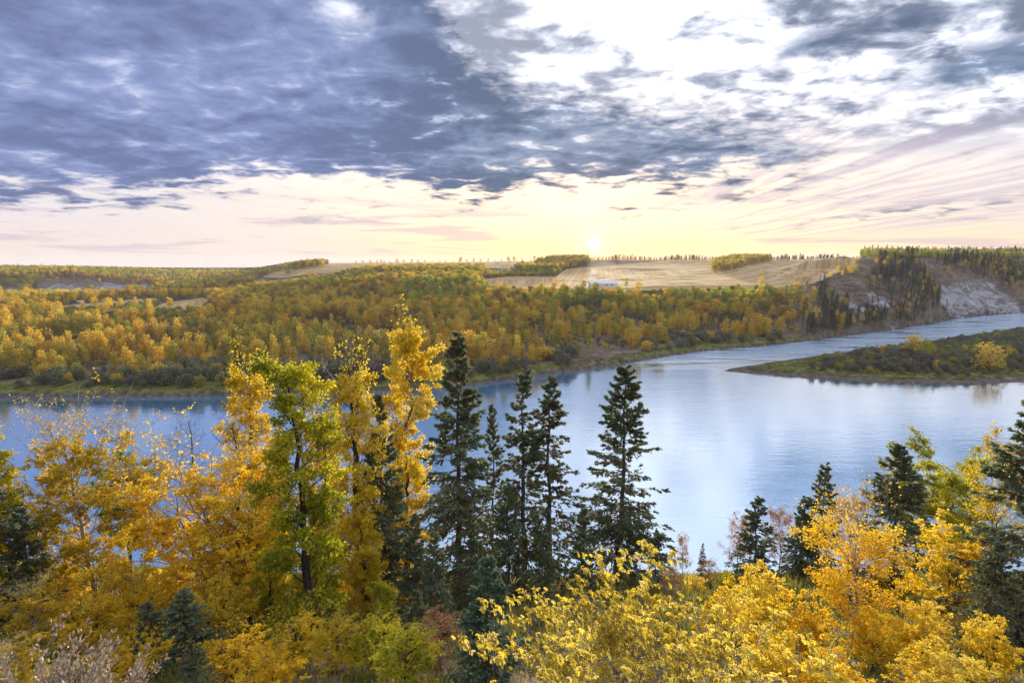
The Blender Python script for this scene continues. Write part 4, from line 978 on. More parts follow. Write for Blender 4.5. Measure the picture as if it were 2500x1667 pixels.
def far_plants():
    rs = np.random.RandomState(9)
    def grid(x0, x1, y0, y1, sp):
        a, b = np.meshgrid(np.arange(x0, x1, sp), np.arange(y0, y1, sp))
        a = a.ravel()+rs.uniform(-0.48, 0.48, a.size)*sp; b = b.ravel()+rs.uniform(-0.48, 0.48, b.size)*sp
        k = np.abs(a/b) < 1.02; return a[k], b[k]
    # --- river flat and valley side out to 640 m
    x, y = grid(-640, 700, 175, 660, 4.1)
    z = terrain(x, y); px, py = project(x, y, z); isd = poly_dist(x, y, ISLAND)
    ok = (z > 1.6) & (isd < -20) & (px > -140) & (px < 2640)
    ok &= ~(zone(px, py, FIELDS) > -2.0); ok &= ~(zone(px, py, WHITE) > -1.0)
    br = zone(px, py, BROWN) > 0; ok &= ~(br & (rs.rand(len(x)) > 0.05))
    x, y, z, px, py = [a[ok] for a in (x, y, z, px, py)]
    n1 = fbm(x/26, y/26, 20, 3); n2 = fbm(x/40, y/40, 25, 3); n3 = fbm(x/12, y/12, 28, 2); u = rs.rand(len(x))
    right = sm(px, 1900, 2000); flat = (z < 6.2) & (right < 0.5); shore = flat & (z < 3.1)
    spz = zone(px, py, SPRZONE) > -4
    hide = hides(x, y, z, VISFIELD, 11.0) & (rs.rand(len(x)) > 0.04)
    for sel_name in ('shore', 'flat', 'hill', 'right'):
        if sel_name == 'shore':
            s = shore & (n3 > 0.38) & (z > 2.05); c = np.where(u < 0.62, 0, np.where(u < 0.82, 1, np.where(u < 0.92, 2, 4)))
            idx = np.where(s)[0]; hs = (0.75+0.75*rs.rand(len(idx)))*(0.7+0.5*sm(z[idx], 1.8, 2.7)); scatter(x[idx], y[idx], 'willow', c[idx], hs, hs*(0.9+0.4*rs.rand(len(idx))), ['shore']*len(idx))
        elif sel_name == 'flat':
            d = sm(n1, 0.43, 0.54); s = flat & ~shore & (u < d*0.70) & ~hide
            v = rs.rand(len(x)); c = np.select([n2+0.25*(v-0.5) < 0.42, n2+0.25*(v-0.5) < 0.55, v < 0.5, v < 0.75, v < 0.9], [2, 0, 1, 0, 4], 3)
            c = np.where(px > 1250, np.where(v < 0.42, 0, np.where(v < 0.62, 1, np.where(v < 0.88, 2, 3))), c)
            idx = np.where(s)[0]; hs = (0.50+0.95*rs.rand(len(idx))**1.3)*(0.75+0.5*n1[idx]); scatter(x[idx], y[idx], 'poplar', c[idx], hs, np.clip(hs, 0.7, 1.2)*(0.95+0.75*rs.rand(len(idx))), ['flat']*len(idx))
            big = idx[rs.rand(len(idx)) < 0.05]; hb = 0.6+0.5*rs.rand(len(big)); scatter(x[big]+1.5, y[big]+1.5, 'round', rs.choice([0, 1, 4, 2], len(big)), hb, hb*(0.7+0.4*rs.rand(len(big))), ['flat']*len(big))
            s = flat & ~shore & ~s & (n3 > 0.42); idx = np.where(s)[0]; v = rs.rand(len(idx))
            hs = 0.35+0.5*rs.rand(len(idx)); scatter(x[idx], y[idx], 'willow', np.where(v < 0.45, 1, np.where(v < 0.7, 0, np.where(v < 0.85, 2, 4))), hs, hs*1.2, ['flat']*len(idx))
        elif sel_name == 'hill':
            s = ~flat & (right < 0.5) & (u < 0.85*sm(n1, 0.30, 0.42)) & ~hide; v = rs.rand(len(x)); q = n2+0.30*(v-0.5)
            c = np.select([q < 0.37, q < 0.49, q < 0.53, q < 0.64], [1, 0, 4, 2], 3); c = np.where(rs.rand(len(x)) < 0.12, 4, np.where(rs.rand(len(x)) < 0.10, 5, c))
            lowz = (z < 11); c = np.where(lowz & (rs.rand(len(x)) < 0.45), 2, c)
            hf = 1-0.45*sm(y, 520, 640)
            idx = np.where(s)[0]; hs = (0.62+0.5*rs.rand(len(idx)))*hf[idx]; isr = rs.rand(len(idx)) < 0.10
            a = idx[~isr]; scatter(x[a], y[a], 'aspen', c[a], hs[~isr], np.clip(hs[~isr], 0.7, 1)*(1.0+0.6*rs.rand(len(a))), ['hill']*len(a))
            b = np.where(~flat & (right < 0.5) & ~s & (rs.rand(len(x)) < 0.8))[0]; hh = 0.5+0.7*rs.rand(len(b)); scatter(x[b], y[b], 'willow', rs.choice([2, 4, 3, 1], len(b), p=[0.35, 0.25, 0.25, 0.15]), hh, hh*1.3, ['hill']*len(b))
            a = idx[isr]; scatter(x[a], y[a], 'round', np.where(c[a] == 1, 3, np.where(c[a] == 3, 4, np.where(c[a] == 2, 0, 2))), hs[isr]*0.9, hs[isr]*0.75, ['hill']*len(a))
        else:
            base = ~flat & (right >= 0.5)
            s = base & spz & (u < 0.62); idx = np.where(s)[0]; hs = 0.45+0.65*rs.rand(len(idx)); scatter(x[idx], y[idx], 'spruce', np.zeros(len(idx)), hs, hs*(0.85+0.35*rs.rand(len(idx))), ['scarp']*len(idx))
            v = rs.rand(len(x))
            s = base & (u > 0.62) & ((n1 > 0.42) | (z > 45)) & (v < 0.75) & ~s; idx = np.where(s)[0]; v = rs.rand(len(idx)); up_ = z[idx] > 44
            hs = np.where(up_, 0.55+0.4*rs.rand(len(idx)), 0.35+0.45*rs.rand(len(idx)))
            c = np.where(up_, np.where(v < 0.55, 1, np.where(v < 0.7, 0, 4)), np.where(v < 0.35, 2, np.where(v < 0.55, 5, np.where(v < 0.75, 0, 3))))
            scatter(x[idx], y[idx], 'aspen', c, hs, hs*(0.9+0.4*rs.rand(len(idx))), ['scarp']*len(idx))
    # --- far hills, plateau woods, horizon
    x, y = grid(-1500, 1250, 640, 1420, 8.2)
    z = terrain(x, y); px, py = project(x, y, z); ok = (px > -120) & (px < 2620)
    x, y, z, px, py = [a[ok] for a in (x, y, z, px, py)]; u = rs.rand(len(x)); n2 = fbm(x/70, y/70, 31, 3)
    wood = ((px < 620) & (zone(px, py, WHITE) < -1) & (zone(px, py, FIELDS) < -2)) & ~((zone(px, py, BROWN) > 0) & (u > 0.12))
    wood &= ~(hides(x, y, z, WHITE[3:7]+FIELDS[3:], 9.0) & (rs.rand(len(x)) > 0.08))
    wood |= (px > 2105) & (u < 0.9); gro = zone(px, py, GROVES) > 0
    wood |= gro
    idx = np.where(wood)[0]; v = rs.rand(len(idx)); q = n2[idx]+0.25*(v-0.5)
    c = np.select([q < 0.43, q < 0.50, q < 0.57, q < 0.63], [1, 4, 0, 2], 3); hs = (0.60+0.45*rs.rand(len(idx)))*np.where(px[idx] > 2100, 0.9, 1.0); hs = np.where(gro[idx], hs*0.9, hs)
    scatter(x[idx], y[idx], 'aspen', c, hs, hs*(1.25+0.6*rs.rand(len(idx))), ['upland']*len(idx))
    k = np.where(((px < 500) & (u < 0.06) | (px > 2105) & (u < 0.30)) & wood)[0]
    hs = 0.8+0.5*rs.rand(len(k)); scatter(x[k]+3, y[k]+2, 'spruce', np.zeros(len(k)), hs, hs*0.95, ['upland']*len(k))
    # the farthest wooded ridge
    x, y = grid(-2300, -300, 1450, 2600, 17.0); z = terrain(x, y); px, py = project(x, y, z); k = (px > -80) & (px < 800); x, y = x[k], y[k]; v = rs.rand(len(x)); hs = 0.9+0.5*rs.rand(len(x))
    k = v < 0.45; scatter(x[k], y[k], 'spruce', np.zeros(k.sum()), hs[k], hs[k]*2.4, ['upland']*int(k.sum())); k = ~k; scatter(x[k], y[k], 'aspen', np.where(v[k] < 0.75, 1, 4), hs[k]*0.9, hs[k]*2.2, ['upland']*int(k.sum()))
    # plateau groves are denser
    x, y = grid(-330, 480, 520, 1000, 5.0); z = terrain(x, y); px, py = project(x, y, z); g = zone(px, py, GROVES) > -1; x, y, px = x[g], y[g], px[g]; v = rs.rand(len(x))
    c = np.where(v < 0.30, 2, np.where(v < 0.55, 4, np.where(v < 0.8, 0, 3))); hs = 0.55+0.35*rs.rand(len(x)); scatter(x, y, 'aspen', c, hs, hs*(1.1+0.5*rs.rand(len(x))), ['grove']*len(x))
    # shelter belt of little spruces along the skyline beyond the big field
    for X0, X1, dep, stp, h0 in ((1432, 1760, 962, 2.3, 0.72), (1765, 2092, 930, 2.3, 0.74), (870, 1296, 985, 12, 0.5)):
        a = np.arange((X0-1250)/FPX*dep, (X1-1250)/FPX*dep, stp); a = a+rs.uniform(-1.3, 1.3, len(a)); b = np.full(len(a), dep)+rs.uniform(-3, 3, len(a))
        hs = h0*(0.6+0.5*rs.rand(len(a)))*(0.6+0.8*vnoise(a/22.0, a*0, 3)); scatter(a, b, 'spruce', np.zeros(len(a)), hs, hs*2.2, ['belt']*len(a)); scatter(a+1.1, b+4.0, 'spruce', np.zeros(len(a)), hs[::-1]*0.9, hs[::-1]*2.2, ['belt']*len(a))
    for pxx, dep, kd, col_, h in ((1125, 960, 'round', 4, 1.0), (1240, 975, 'round', 3, 0.9), (1255, 975, 'round', 3, 0.95), (1305, 970, 'round', 4, 1.0), (1640, 965, 'round', 3, 1.0), (1655, 965, 'round', 4, 1.15),
                                  (1690, 960, 'round', 3, 1.05), (1820, 940, 'round', 4, 1.1), (1845, 940, 'round', 3, 1.1), (968, 950, 'round', 1, 0.7), (905, 945, 'round', 1, 0.6), (930, 945, 'round', 4, 0.6), (1150, 640, 'round', 4, 1.1), (1165, 600, 'round', 4, 1.0), (1250, 700, 'aspen', 3, 0.6), (1270, 640, 'round', 2, 0.6),
                                  (700, 815, 'round', 4, 1.3), (718, 815, 'round', 3, 1.3), (735, 815, 'round', 4, 1.4), (752, 815, 'round', 4, 1.3), (768, 820, 'round', 3, 1.2)):
        p = pix_at_depth(pxx, 640, dep); scatter(np.array([p[0]]), np.array([p[1]]), kd, [col_], [h], [h], ['belt'])
    # farmyard spruces by the white farm buildings
    for k in range(26):
        pxx = 78+rs.rand()*98; gx, gy = pix_at_z(pxx, 741-((pxx-78)*0.13)+rs.rand()*3, 8.0); scatter(np.array([gx]), np.array([gy]), 'spruce', [0], [0.38+0.22*rs.rand()], [0.55], ['farm'])
    gx, gy = pix_at_z(122, 742, 8.0); scatter(np.array([gx]), np.array([gy]), 'spruce', [0], [0.95], [0.85], ['farm'])
    # --- island
    x, y = grid(60, 480, 200, 470, 3.3); sd = poly_dist(x, y, ISLAND); z = terrain(x, y); px, py = project(x, y, z)
    tipd = sm(px, 1960, 2060); u = rs.rand(len(x)); n = fbm(x/20, y/20, 41, 2)
    s = (sd > 7+rs.rand(len(x))*8) & (u < 0.9*tipd) & (px < 2640) & (z > 1.0); x, y, px, n, sd = x[s], y[s], px[s], n[s], sd[s]; v = rs.rand(len(x))
    c = np.where(n < 0.42, np.where(v < 0.6, 1, 0), np.where(v < 0.62, 0, np.where(v < 0.76, 2, np.where(v < 0.97, 3, 4)))); hs = 0.65+0.75*rs.rand(len(x))
    hs = hs*(0.6+0.5*sm(sd, 8, 30)); scatter(x, y, 'willow', c, hs, np.clip(hs, 0.6, 1.1)*(0.85+0.4*rs.rand(len(x))), ['island']*len(x))
    k = np.where((sd > 12) & (rs.rand(len(x)) < 0.02))[0]; hs = 0.45+0.5*rs.rand(len(k)); scatter(x[k], y[k], 'poplar', rs.choice([0, 1, 3], len(k)), hs, hs*1.1, ['island']*len(k))
far_plants()
# trees that stand out: (kind, shape, colour, px, py of the foot, height m, width factor, label)
NOTABLE = [('round', 0, 0, 2413, 906, 11.6, 1.55, 'large round golden tree standing alone on the river island'),
           ('round', 1, 0, 2228, 872, 10.5, 1.2, 'rounded yellow tree among grey willows on the island'),
           ('round', 2, 2, 2264, 880, 9.5, 0.85, 'yellow-green tree beside the rounded yellow tree on the island'),
           ('poplar', 1, 0, 2222, 891, 4.2, 0.7, 'small orange sapling among grey twigs on the island'),
           ('round', 2, 1, 1855, 820, 12.5, 1.15, 'glowing orange tree at the foot of the valley side by the far bank'),
           ('poplar', 2, 1, 2051, 806, 11.5, 1.0, 'single bright yellow poplar between dark spruces under the white scarp'),
           ('round', 0, 0, 1990, 812, 12.0, 0.85, 'yellow tree clump leaning over the far shore below the bare gully'),
           ('round', 1, 1, 1962, 806, 13.0, 0.8, 'tall orange tree behind the far shore below the bare gully'),
           ('spruce', 1, 0, 2312, 850, 6.0, 1.1, 'small dark spruce tip on the island against the bright channel'),
           ('round', 1, 0, 1690, 812, 10.0, 0.7, 'rounded gold tree among the willows of the far shore')]
def far_build():
    import collections
    dist = lambda s: math.sqrt(s[2]**2+s[3]**2)
    LAB = {
     ('aspen','hill'): 'aspen of the wooded valley side', ('aspen','scarp'): 'small tree on the steep eroded scarp above the river',
     ('aspen','upland'): 'tree of the distant wooded upland', ('aspen','grove'): 'tree in the grove beside the stubble field',
     ('poplar','island'): 'young poplar among the willows of the river island', ('poplar','flat'): 'narrow poplar on the flat beyond the far riverbank', ('round','flat'): 'broad tree among the poplars of the flat', ('round','hill'): 'broad-crowned tree among the valley-side aspens', ('round','belt'): 'lone rounded tree on the skyline beyond the stubble field',
     ('willow','shore'): 'willow shrub on the edge of the far riverbank', ('willow','flat'): 'low shrub between the poplars beyond the far riverbank', ('willow','island'): 'willow shrub on the river island', ('willow','hill'): 'shrub under the aspens of the valley side',
     ('spruce','scarp'): 'dark spruce on the eroded scarp above the river', ('spruce','upland'): 'dark spruce of the distant wooded upland', ('spruce','belt'): 'small dark spruce in the shelter belt on the skyline', ('spruce','farm'): 'dark spruce around the white farm buildings', ('aspen','belt'): 'small tree standing on the far field edge'}
    CN = {FAR_LIME: 'yellow-green', FAR_GREEN: 'green', FAR_GOLD: 'golden', FAR_RUST: 'rust-brown', FAR_OLIVE: 'olive', FAR_ORANGE: 'orange', FAR_WILLOW: 'grey-green', FAR_TWIG: 'leafless grey', FAR_SPRUCE: 'slim'}
    by = collections.defaultdict(list)
    rs = np.random.RandomState(3)
    for s in SP: by[s[0]].append(s)
    for kind, L in by.items():
        protos, mats, H = FARPROTO[kind]
        def score(s):
            px, py = project(np.array(s[2]), np.array(s[3]), np.array(s[4]))
            hid = 0.55 if (560 < px < 1180 and py > 830) else 1.0
            return (s[5]+s[6])/dist(s)*hid if -20 < px < 2520 else 0
        L.sort(key=score, reverse=True)
        for s in L[:300]:
            _, ci, x, y, z, hs, ws, pl = s; k = rs.randint(len(protos)); tm, cm, jm = protos[k]
            adj = 'tall ' if hs > {'willow': 1.05, 'spruce': 0.9}.get(kind, 0.98) else 'short ' if hs < {'willow': 0.7, 'spruce': 0.6}.get(kind, 0.72) else ''
            lab = adj+CN[mats[ci]]+' '+LAB[(kind, pl)]
            if pl == 'flat' or pl == 'hill': lab += ', '+('close behind the shore willows' if y < 265 else 'near the pale terrace fields' if (x < -150 and y > 400) else 'under the long field edge' if (x > 0 and z > 12) else 'amid the woodland')
            nm = {'aspen': 'aspen_tree', 'poplar': 'poplar_tree', 'round': 'broadleaf_tree', 'willow': 'willow_shrub', 'spruce': 'spruce_tree'}[kind]
            e = empty(nm, (x, y, z-0.15), rs.rand()*6.28, (ws, ws, hs)); tag(e, lab, CAT[kind], lab+'s')
            obj('stems' if kind == 'willow' else 'trunk', tm, e); obj('crown', cm, e, mat=mats[ci])
        rest = L[300:]
        if not rest: continue
        pc = bpy.data.collections.new('stock_'+kind)
        for k, (tm, cm, jm) in enumerate(protos):
            for c, mt in enumerate(mats):
                o = bpy.data.objects.new('%s_%02d_%02d' % (kind, k, c), jm); pc.objects.link(o)
                o.material_slots[0].link = 'OBJECT'; o.material_slots[0].material = mt
        nm = {'aspen': 'aspen_wood', 'poplar': 'poplar_wood', 'round': 'broadleaf_wood', 'willow': 'willow_thicket', 'spruce': 'spruce_wood'}[kind]
        gn_scatter(nm, rest, pc, len(protos), len(mats), rs, {'aspen_wood': 'mixed green, yellow and rust aspen wood over the valley side and uplands', 'poplar_wood': 'mass of golden poplars filling the flat beyond the far bank',
                   'broadleaf_wood': 'scattered broad-crowned trees in the far woods', 'willow_thicket': 'grey-green willow thicket along far shore, flat and island', 'spruce_wood': 'dark spruce wood on the far scarp and uplands'}[nm], {'willow': 'thicket'}.get(kind, 'wood'))
    for kind, k, c, px, py, h, w, lab in NOTABLE:
        protos, mats, H = FARPROTO[kind]; x, y = pix_at_z(px, py, 2.6); z = gz(x, y)
        if abs(z-2.6) > 0.5:
            for _ in range(4): x, y = pix_at_z(px, py, max(z, 0.5)); z = gz(x, y)
        s = h/H; e = empty({'round': 'broadleaf_tree', 'poplar': 'poplar_tree', 'spruce': 'spruce_tree'}[kind], (x, y, z-0.15), 0.7*k, (s*w, s*w, s)); tag(e, lab, CAT[kind])
        obj('trunk', protos[k][0], e); obj('crown', protos[k][1], e, mat=mats[c])
def gn_scatter(nm, rest, pc, ns, nmat, rs, label, cat):
    me = bpy.data.meshes.new(nm); n = len(rest)
    me.vertices.add(n); me.vertices.foreach_set('co', np.array([(s[2], s[3], s[4]-0.15) for s in rest], np.float32).ravel())
    a = me.attributes.new('scl', 'FLOAT_VECTOR', 'POINT'); a.data.foreach_set('vector', np.array([(s[6], s[6], s[5]) for s in rest], np.float32).ravel())
    a = me.attributes.new('rotz', 'FLOAT', 'POINT'); a.data.foreach_set('value', (rs.rand(n)*6.28).astype(np.float32))
    a = me.attributes.new('pick', 'INT', 'POINT'); a.data.foreach_set('value', np.array([rs.randint(ns)*nmat+s[1] for s in rest], np.int32))
    o = obj(nm, me); o['kind'] = 'stuff'; o['label'] = label; o['category'] = cat
    ng = bpy.data.node_groups.new(nm, 'GeometryNodeTree')
    ng.interface.new_socket('Geometry', in_out='INPUT', socket_type='NodeSocketGeometry'); ng.interface.new_socket('Geometry', in_out='OUTPUT', socket_type='NodeSocketGeometry')
    N = ng.nodes; gi = N.new('NodeGroupInput'); go = N.new('NodeGroupOutput'); ip = N.new('GeometryNodeInstanceOnPoints'); ci = N.new('GeometryNodeCollectionInfo')
    ci.inputs['Collection'].default_value = pc; ci.inputs['Separate Children'].default_value = True; ci.inputs['Reset Children'].default_value = True
    def na(name, t):
        x = N.new('GeometryNodeInputNamedAttribute'); x.data_type = t; x.inputs[0].default_value = name; return [q for q in x.outputs if q.enabled][0]
    cx = N.new('ShaderNodeCombineXYZ'); lk = ng.links.new
    lk(na('rotz', 'FLOAT'), cx.inputs[2]); er = N.new('FunctionNodeEulerToRotation'); lk(cx.outputs[0], er.inputs[0])
    lk(gi.outputs[0], ip.inputs['Points']); lk(ci.outputs[0], ip.inputs['Instance']); ip.inputs['Pick Instance'].default_value = True
    lk(na('pick', 'INT'), ip.inputs['Instance Index']); lk(er.outputs[0], ip.inputs['Rotation']); lk(na('scl', 'FLOAT_VECTOR'), ip.inputs['Scale'])
    lk(ip.outputs[0], go.inputs[0])
    md = o.modifiers.new('scatter', 'NODES'); md.node_group = ng
    return o
far_build()
print('spots', len(SP), {k: sum(1 for s in SP if s[0] == k) for k in FARPROTO})

# ------------------------------------------------------------------ built things and small things
def plain(name, c, rough=0.7, var=0.15, scale=1.2, metal=0.0):
    m = new_mat(name); tc = node('ShaderNodeTexCoord'); n = noise(X(tc.outputs['Object']), scale, 5, 0.6)
    d = tuple(v*(1-var*2) for v in c)
    out(principled(mixc(sstep(n, 0.35, 0.7), d, c), rough, 0.3, None, Metallic=metal)); return m
WHITEP = plain('white_paint', (0.86, 0.86, 0.86), 0.7, 0.05); ROOFM = plain('pale_roof', (0.86, 0.86, 0.88), 0.35, 0.05); DARKP = plain('dark_opening', (0.05, 0.05, 0.055))
GREYW = plain('weathered_wood', (0.22, 0.19, 0.16), 0.9, 0.25, 4.0); ROOFG = plain('grey_roof', (0.45, 0.46, 0.48), 0.5)
def boxm(name, x0, x1, y0, y1, z0, z1, mat):
    V = np.array([[a, b, c] for c in (z0, z1) for b in (y0, y1) for a in (x0, x1)], float)
    Q = np.array([[0, 2, 3, 1], [4, 5, 7, 6], [0, 1, 5, 4], [2, 6, 7, 3], [0, 4, 6, 2], [1, 3, 7, 5]])
    return mesh_np(name, V, Q, mats=(mat,))
def gable(name, L, Wd, eave, ridge, over, th, mat):
    """two roof slabs along x with ridge in the middle"""
    V = []; Q = []; n = 0
    for s in (-1, 1):
        a = np.array([[-L/2-over, 0, ridge], [L/2+over, 0, ridge], [L/2+over, s*(Wd/2+over), eave-over*(ridge-eave)/(Wd/2)], [-L/2-over, s*(Wd/2+over), eave-over*(ridge-eave)/(Wd/2)]])
        b = a+np.array([0, 0, th]); V += [a, b]; Q += [[n, n+1, n+2, n+3], [n+4, n+5, n+6, n+7], [n, n+1, n+5, n+4], [n+1, n+2, n+6, n+5], [n+2, n+3, n+7, n+6], [n+3, n, n+4, n+7]]; n += 8
    return mesh_np(name, np.concatenate(V), np.array(Q), mats=(mat,))
def building(name, label, cat, loc, rz, L, Wd, eave, ridge, doors, windows, roofm):
    e = empty(name, loc, rz); tag(e, label, cat)
    obj('wall', boxm('wall', -L/2, L/2, -Wd/2, Wd/2, -0.8, eave, WHITEP), e)
    V = []; Q = []
    for k, s in enumerate((-1, 1)):
        V += [[s*L/2, -Wd/2, eave], [s*L/2, Wd/2, eave], [s*L/2, 0, ridge], [s*(L/2-0.2), -Wd/2, eave], [s*(L/2-0.2), Wd/2, eave], [s*(L/2-0.2), 0, ridge]]
    T = np.array([[0, 1, 2], [3, 5, 4], [6, 7, 8], [9, 11, 10]])
    obj('gable_end', mesh_np('gable_end', np.array(V), None, T, mats=(WHITEP,)), e)
    obj('roof', gable('roof', L, Wd, eave+0.02, ridge+0.02, 0.5, 0.18, roofm), e)
    for (x, w, h) in doors: obj('door', boxm('door', x-w/2, x+w/2, -Wd/2-0.06, -Wd/2+0.05, -0.5, h, DARKP), e)
    for (x, w, z0, z1) in windows: obj('window', boxm('window', x-w/2, x+w/2, -Wd/2-0.05, -Wd/2+0.05, z0, z1, DARKP), e)
    return e
p = pix_at_depth(1472, 690, 452); g = gz(p[0], p[1])
building('barn', 'long white metal barn with pale roof behind the aspens at the stubble field edge', 'barn', (p[0], p[1], g-0.3), 0.05, 21.5, 9, 3.0, 5.0, [(-6, 4, 2.5)], [(2, 1.2, 1.2, 2.1), (6, 1.2, 1.2, 2.1)], ROOFM)
for (px, py, rz, L, Wd, ev, rd, lab, rf) in ((107, 735, 0.5, 15, 9, 4, 7.2, 'white farmhouse with pale sloping roof among dark spruces on the river flat', ROOFM), (134, 735, -0.1, 9, 6, 2.8, 4.2, 'low white farm shed beside the dark spruce row', ROOFG), (175, 733, 0.0, 4.5, 3.2, 2.0, 2.9, 'tiny pale shed beyond the farm spruces', ROOFG), (197, 741, 0.1, 4.5, 2.5, 1.7, 2.4, 'small white trailer-like hut on the edge of the pale field', ROOFM)):
    x, y = pix_at_z(px, py, 8.0); building('farm_building', lab, 'building', (x, y, gz(x, y)), rz, L, Wd, ev, rd, [(-L*0.2, 1.2, 2.0)] , [(L*0.2, 1.2, 1.0, 1.9)], rf)
# utility poles
def pole(px, dep, h, lab):
    p = pix_at_depth(px, 660, dep); g = gz(p[0], p[1])
    e = empty('utility_pole', (p[0], p[1], g-0.5), 0.3); tag(e, lab, 'utility pole')
    V, Q = tubes(np.array([[[0, 0, 0], [0, 0, h/2], [0, 0, h]]], float), np.array([[0.16, 0.14, 0.11]]), 6)
    obj('pole', mesh_np('pole', V, Q, mats=(GREYW,), smooth=True), e); obj('crossarm', boxm('crossarm', -1.2, 1.2, -0.18, -0.05, h-0.9, h-0.72, GREYW), e)
pole(1322, 500, 11, 'thin utility pole on the dirt track beside the stubble field')
pole(1295, 760, 11, 'far utility pole at the rusty grove beyond the track')
pole(210, 640, 9, 'utility pole beside the small hut at the pale field')
# driftwood on the shores
def log(px, py, L, rz, lab, r=0.22):
    x, y = pix_at_z(px, py, 0.6); g = max(gz(x, y), 0.05)
    rs = np.random.RandomState(int(px)); N = 7; t = np.linspace(-0.5, 0.5, N)
    P = np.stack([t*L, np.cumsum(rs.normal(size=N))*0.12, np.cumsum(rs.normal(size=N))*0.04], 1)
    acc = Acc(); V, Q = tubes(P[None], np.linspace(r, r*0.45, N)[None], 6); acc.add(V, Q)
    b = rs.randint(2, 6, 4); B = grow(P[b], norm(np.stack([np.full(4, 0.5), rs.normal(size=4), np.abs(rs.normal(size=4))+0.3], 1)), norm(np.array([[0.4, 0, 1.0]]*4)), np.full(4, L*0.22), 4, rs, 0.2)
    V, Q = tubes(B, np.outer(np.full(4, r*0.35), np.linspace(1, 0.3, 4)), 4); acc.add(V, Q)
    o = obj('driftwood_log', acc.mesh('driftwood_log', (BARKG,), True), None, (x, y, g+r*0.6)); o.rotation_euler = (0, 0, rz); tag(o, lab, 'log')
log(2168, 808, 16, -0.25, 'long pale fallen tree lying from the scarp foot into the water'); log(2060, 817, 9, 0.2, 'dark driftwood log on the mud under the spruces')
log(128, 950, 15, 0.35, 'fallen grey tree sloping down the far bank below willows'); log(490, 945, 13, 0.5, 'bleached fallen tree lying in the far bank willows'); log(2440, 905, 8, -0.1, 'pale driftwood below the golden island tree')
# dry weeds and grass close by, on the slope under the camera
def weeds():
    rs = np.random.RandomState(51)
    def clump(n, h, seed):
        r2 = np.random.RandomState(seed); a = r2.rand(n)*6.28; d0 = norm(np.stack([np.cos(a)*0.35, np.sin(a)*0.35, np.ones(n)], 1)); st = np.stack([r2.normal(size=n)*0.12, r2.normal(size=n)*0.12, np.zeros(n)], 1)
        P = grow(st, d0, norm(d0+np.stack([np.cos(a)*0.6, np.sin(a)*0.6, np.full(n, -0.2)], 1)), h*(0.6+0.5*r2.rand(n)), 6, r2, 0.08)
        V, Q = tubes(P, np.outer(np.full(n, 0.006), np.linspace(1, 0.4, 6)), 3)
        i = np.repeat(np.arange(n), 70); p, tg = along(P, i, 0.55+0.45*r2.rand(len(i))); p = p+r2.normal(size=p.shape)*0.025
        V2, Q2 = blades(p, norm(tg+rnd_unit(r2, len(i))*0.8), rnd_unit(r2, len(i)), 0.05*(0.6+0.7*r2.rand(len(i))), np.full(len(i), 0.02))
        return mesh_np('stalks', V, Q, mats=(BARKG,), smooth=True), mesh_np('plumes', V2, Q2, mats=(DRYW,), attrs={'lv': np.repeat(np.stack([r2.rand(len(i)), r2.rand(len(i)), r2.rand(len(i))], 1), 4, 0)})
    pr = [clump(9, 1.15, 60+k) for k in range(3)]
    for k in range(16):
        px = -20+rs.rand()*270; dep = 7.4+rs.rand()*1.9; p = pix_at_depth(px, 1600, dep); g = gz(p[0], p[1])
        top = pix_at_depth(px, 1600+px*0.16+rs.rand()*60, dep)[2]; h = max(0.4, (top-g)/1.05)
        e = empty('dry_weed', (p[0], p[1], g-0.05), rs.rand()*6.28, (h, h, h)); tag(e, 'dry silvery plumed weed on the slope close below the viewpoint', 'weed', 'dry plumed weeds close by')
        obj('stalks', pr[k % 3][0], e); obj('plumes', pr[k % 3][1], e)['kind'] = 'stuff'
weeds()
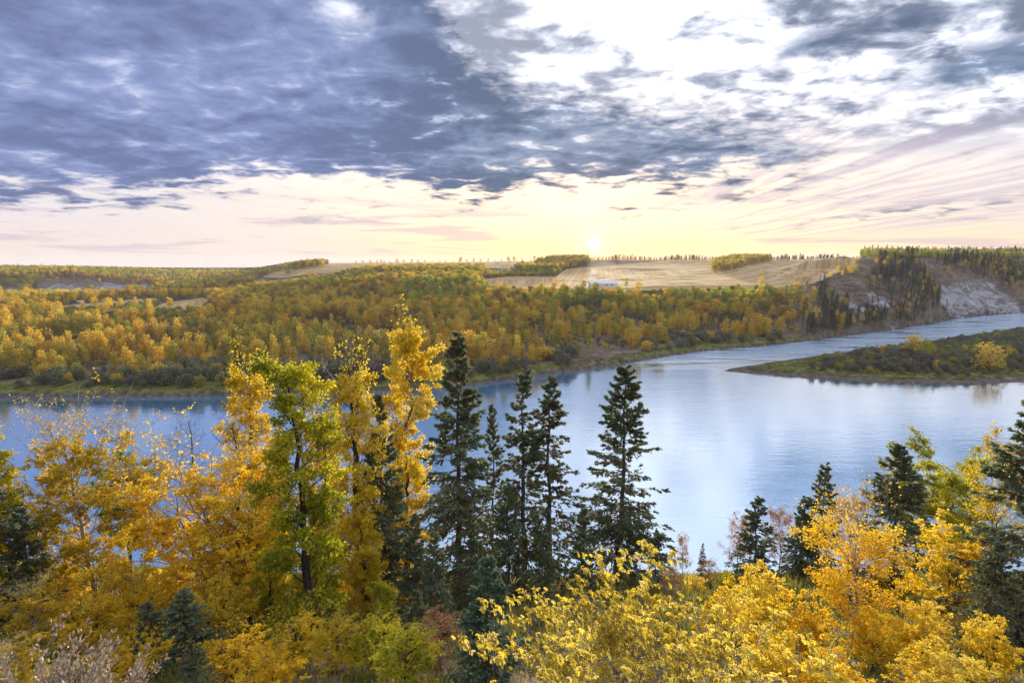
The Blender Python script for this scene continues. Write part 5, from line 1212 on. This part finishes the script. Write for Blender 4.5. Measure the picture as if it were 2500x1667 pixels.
# grass on the shores and the near slope: nobody could count it
def grass():
    rs = np.random.RandomState(61); pc = bpy.data.collections.new('stock_grass')
    for k in range(3):
        n = 46; a = rs.rand(n)*6.28; st = np.stack([rs.normal(size=n)*0.30, rs.normal(size=n)*0.30, np.zeros(n)], 1)
        d = np.stack([np.cos(a)*0.5, np.sin(a)*0.5, np.ones(n)], 1)
        V, Q = blades(st, d, rnd_unit(rs, n), 0.5*(0.5+0.8*rs.rand(n)), np.full(n, 0.07), 0.4, 0.1)
        me = mesh_np('tuft', V, Q, mats=(GRASS,), attrs={'lv': np.repeat(np.stack([rs.rand(n), np.full(n, rs.rand()), rs.rand(n)], 1), 4, 0)})
        pc.objects.link(bpy.data.objects.new('grass_%d' % k, me))
    R = []
    a = rs.uniform(-300, 480, 60000); b = rs.uniform(175, 460, 60000); z = terrain(a, b); px, py = project(a, b, z); sd = poly_dist(a, b, ISLAND)
    ok = (z > 0.75) & (z < 3.0) & (px > -60) & (px < 2560) & (np.abs(a/b) < 1) & ((sd > 0) & (sd < 24) | (sd < -10) & (z < 2.6) & (rs.rand(len(a)) < 0.8))
    i = np.where(ok)[0][:9000]
    for k in i: R.append(('g', 0, a[k], b[k], z[k]+0.12, 0.8+0.8*rs.rand(), 1.2+0.9*rs.rand()))
    gn_scatter('shore_grass', R, pc, 3, 1, rs, 'pale green grass along the far shore and the island edge', 'grass')
    R = []; a = rs.uniform(-60, 60, 9000); b = rs.uniform(9, 74, 9000); ok = np.abs(a/b) < 1.05; a, b = a[ok], b[ok]; z = terrain(a, b)
    for k in range(len(a)): R.append(('g', 0, a[k], b[k], z[k]+0.1, (0.7+0.9*rs.rand())*(0.5+0.5*sm(b[k], 10, 30)), (0.9+0.6*rs.rand())*(0.5+0.5*sm(b[k], 10, 30))))
    gn_scatter('slope_grass', R, pc, 3, 1, rs, 'tufted grass under the trees of the near slope', 'grass')
grass()

# ------------------------------------------------------------------ thin evening haze over the valley
def haze():
    m = new_mat('haze')
    v = node('ShaderNodeVolumePrincipled'); v.inputs['Color'].default_value = rgb(0.80, 0.86, 1.0)
    v.inputs['Density'].default_value = HAZE; v.inputs['Anisotropy'].default_value = 0.2
    o = node('ShaderNodeOutputMaterial'); G.nt.links.new(v.outputs[0], o.inputs['Volume'])
    b = obj('haze', boxm('haze', -6150, 6150, -6150, 6150, -20, 92, m)); b['kind'] = 'stuff'; b['label'] = 'thin pale evening haze over the river valley'; b['category'] = 'haze'
HAZE = 0.00006
haze()
